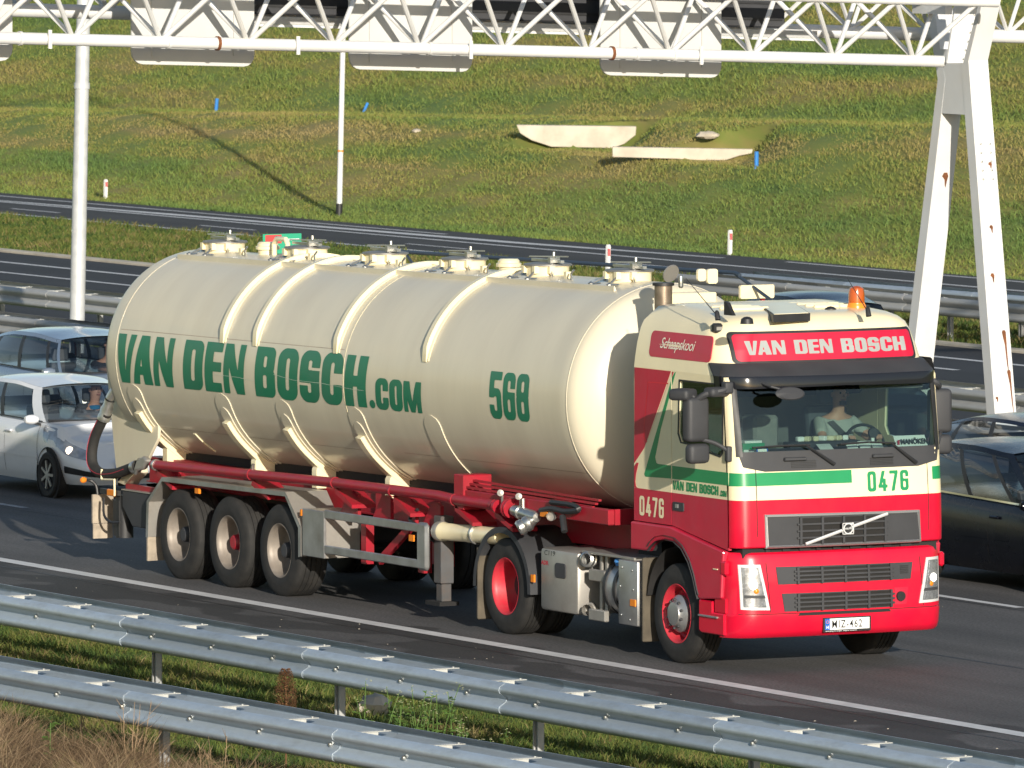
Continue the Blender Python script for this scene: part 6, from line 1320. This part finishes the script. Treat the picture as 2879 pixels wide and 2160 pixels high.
def gen_strip(rg, n):
    x = rg.uniform(-118, -38, n); y = rg.uniform(31.75, 38.75, n); cl = vnoise(x, y, .7, 3)
    return dict(x=x, y=y, z=np.zeros(n)-.01, h=rg.uniform(.06, .17, n)*(.5+cl), w=rg.uniform(.012, .03, n), lean=rg.uniform(.3, 1.1, n), tone=np.clip(.42+(cl-.5)*.6+rg.normal(0, .2, n), 0, 1))
blades('strip_grass', 'weedy green grass between the opposite carriageway and the slip road', 'grass', gen_strip, 110000, M_verge, 6)
def gen_verge(rg, n):
    x = rg.uniform(-10, 20, n); y = rg.uniform(-10.0, -3.7, n); cl = vnoise(x, y, .5, 4)
    return dict(x=x, y=y, z=np.zeros(n)-.02, h=rg.uniform(.04, .15, n)*(.5+1.0*cl)*np.where(y > -4.2, .6, 1), w=rg.uniform(.006, .014, n), lean=rg.uniform(.3, 1.2, n), tone=np.clip(.35+(cl-.5)*.7+rg.normal(0, .2, n), 0, 1))
blades('verge_grass', 'short green grass between the two foreground guard rails', 'grass', gen_verge, 150000, M_verge, 7)
def gen_med(rg, n):
    x = rg.uniform(-95, 0, n); y = rg.uniform(18.9, 20.9, n); cl = vnoise(x, y, .8, 5)
    return dict(x=x, y=y, z=np.zeros(n), h=rg.uniform(.04, .16, n)*(.4+cl), w=rg.uniform(.015, .035, n), lean=rg.uniform(.3, 1.1, n), tone=np.clip(.6+rg.normal(0, .2, n), 0, 1))
blades('median_grass', 'sparse dry grass under the median guard rails', 'grass', gen_med, 14000, M_verge, 8)
def gen_dry(rg, n):
    x = rg.uniform(2, 17, n); y = rg.uniform(-13.5, -9.75, n); cl = vnoise(x, y, .55, 6); fade = np.clip((16-x)/6, .45, 1)
    z = np.where(y < -11, -.12*np.clip((-11-y)/3, 0, 1), 0)-.03
    return dict(x=x, y=y, z=z, h=rg.uniform(.18, .68, n)*(.45+.9*cl)*fade, w=rg.uniform(.004, .011, n), lean=rg.uniform(.35, 1.5, n), tone=np.clip(.5+(cl-.5)*.5+rg.normal(0, .25, n), 0, 1))
blades('dry_grass', 'tangled dry brown grass along the bottom left edge', 'dry grass', gen_dry, 110000, M_dry, 9)
def gen_dryg(rg, n):
    x = rg.uniform(2, 17, n); y = rg.uniform(-13.5, -9.8, n); z = np.where(y < -11, -.12*np.clip((-11-y)/3, 0, 1), 0)-.03
    return dict(x=x, y=y, z=z, h=rg.uniform(.05, .2, n), w=rg.uniform(.006, .013, n), lean=rg.uniform(.3, 1.1, n), tone=np.clip(.35+rg.normal(0, .2, n), 0, 1))
blades('under_grass', 'green grass growing up among the dry stalks', 'grass', gen_dryg, 26000, M_verge, 10)
# ---- single plants
M_leaf = mat('weed leaf', (.075,.14,.025), .7, var=.3, vscale=9); M_petal = mat('pale yellow petals', (.62,.62,.38), .7); M_brown = mat('brown dock seed', (.16,.075,.03), .9, var=.35, vscale=30); M_stalk = mat('dry stalk', (.28,.19,.11), .9, var=.2)
def leaf(mb_, p_, d, l_, w_):
    d = Vector(d).normalized(); s_ = d.cross(Vector((0,0,1))).normalized()*w_/2; m_ = p_+d*l_*.5+Vector((0,0,l_*.10)); mb_.add([p_, m_+s_, p_+d*l_-Vector((0,0,l_*.15)), m_-s_], [(0,1,2), (0,2,3)])
def flowering(lb, x, y, h, n, sp):
    t = thing('flowering_weed', lb, 'plant', (x, y, 0)); rr = random.Random(int(x*31)); st_, lf, fw_ = MB(), MB(), MB()
    for i in range(n):
        bx, by = x+rr.gauss(0, sp*.4), y+rr.gauss(0, sp*.25); hh = h*rr.uniform(.55, 1); tp = Vector((bx+rr.gauss(0, .1), by+rr.gauss(0, .1), hh)); b0 = Vector((bx, by, -.02)); st_.tube([b0, (b0+tp)/2+Vector((rr.gauss(0,.03), rr.gauss(0,.03), 0)), tp], [.006,.005,.003], 4)
        for k in range(9):
            q = b0+(tp-b0)*rr.uniform(.15, .95); a = rr.uniform(0, 6.28); leaf(lf, q, (math.cos(a), math.sin(a), rr.uniform(-.2,.6)), rr.uniform(.05,.13)*(1.2-.5*(q.z/h)), rr.uniform(.02,.045))
        for k in range(5):
            q = tp+Vector((rr.gauss(0,.025), rr.gauss(0,.025), rr.uniform(-.05,.02))); a = rr.uniform(0, 3)
            for e in range(2): leaf(fw_, q-Vector((.012*math.cos(a+e*1.57), .012*math.sin(a+e*1.57), 0)), (math.cos(a+e*1.57), math.sin(a+e*1.57), .1), .026, .022)
    st_.build('stem', M_leaf, t)['kind'] = 'stuff'; lf.build('leaf', M_leaf, t, smooth=False)['kind'] = 'stuff'; fw_.build('flower', M_petal, t, smooth=False)['kind'] = 'stuff'
_p = at(1165, 2060, .1, 2); flowering('bushy weed with pale yellow flowers in front of the near guard rail', at(1165, 2000, -7.0, 1).x, -7.0, .74, 26, .75)
flowering('small leafy weed with pale flowers right of the bushy one', at(1290, 2000, -6.9, 1).x, -6.9, .42, 12, .5)
def dock(lb, x, y, h):
    t = thing('dock_plant', lb, 'plant', (x, y, 0)); rr = random.Random(5); MB().tube([(x,y,-.02), (x+.01,y,h*.6), (x,y,h*.97)], [.009,.008,.004], 5).build('stem', M_brown, t); a = MB()
    for i in range(1500):
        f = rr.uniform(.42, 1); wd = .085*math.sin(math.pi*min(1, (f-.40)/.62))**.7+.012; an = rr.uniform(0, 6.28); rd = wd*math.sqrt(rr.random()); q = Vector((x+rd*math.cos(an), y+rd*math.sin(an), h*f)); leaf(a, q, (math.cos(an), math.sin(an), rr.uniform(0,1)), .026, .02)
    a.build('seed_head', M_brown, t, smooth=False)['kind'] = 'stuff'
_p = at(803, 1882, -8.1, 1); dock('rusty brown dock seed head standing between the foreground rails', _p.x, -8.1, _p.z)
def twig(lb, x, y, h, n, seed, mt=M_stalk, grp='dry stalks by the nearest rail'):
    t = thing('dry_stalk', lb, 'plant', (x, y, 0), grp); rr = random.Random(seed)
    for i in range(n):
        tp = Vector((x+rr.gauss(0,.10), y+rr.gauss(0,.08), h*rr.uniform(.6,1))); b0 = Vector((x+rr.gauss(0,.03), y+rr.gauss(0,.03), -.05)); md = (b0+tp)/2+Vector((rr.gauss(0,.03), rr.gauss(0,.03), 0)); s_ = MB().tube([b0, md, tp], [.005,.004,.002], 4)
        for k in range(6):
            q = b0+(tp-b0)*rr.uniform(.5,1); e = q+Vector((rr.gauss(0,.05), rr.gauss(0,.05), rr.uniform(.03,.12))); s_.tube([q, e], [.003,.0015], 3)
        s_.build('stalk', mt, t)
twig('branching dry stalks rising over the nearest rail below the dock', 7.9, -9.95, .82, 5, 1)
twig('thin dry stalk leaning at the left bottom corner', 4.85, -10.4, .62, 2, 2)
twig('cluster of dry stalks left of the dock between the rails', 3.7, -8.5, .62, 5, 3)
twig('few dry stalks by the left end of the nearest rail', 5.0, -8.55, .55, 4, 4)
twig('dry stalks in front of the nearest rail at centre', 9.4, -9.9, .65, 4, 6)
twig('lone reddish stalk behind the near rail at the right', 14.95, -5.35, .80, 1, 8, M_brown, None)
def broad(lb, x, y, h):
    t = thing('broadleaf_weed', lb, 'plant', (x, y, 0)); rr = random.Random(int(x*77)); MB().tube([(x,y,-.02), (x+.02,y,h)], [.008,.004], 5).build('stem', M_leaf, t)
    for i in range(14):
        a_ = MB(); an = rr.uniform(0, 6.28); f = rr.uniform(.2, 1); leaf(a_, Vector((x,y,h*f)), (math.cos(an), math.sin(an), rr.uniform(0,.8)), rr.uniform(.07,.14), rr.uniform(.035,.06)); a_.build('leaf', M_leaf, t, smooth=False)
broad('green broadleaf weed among the dry grass below the nearest rail', 7.05, -10.4, .50)
broad('low green weed near the bottom edge', 7.5, -11.3, .35)
broad('dark green weed by the right rail post', 8.35, -6.9, .30)
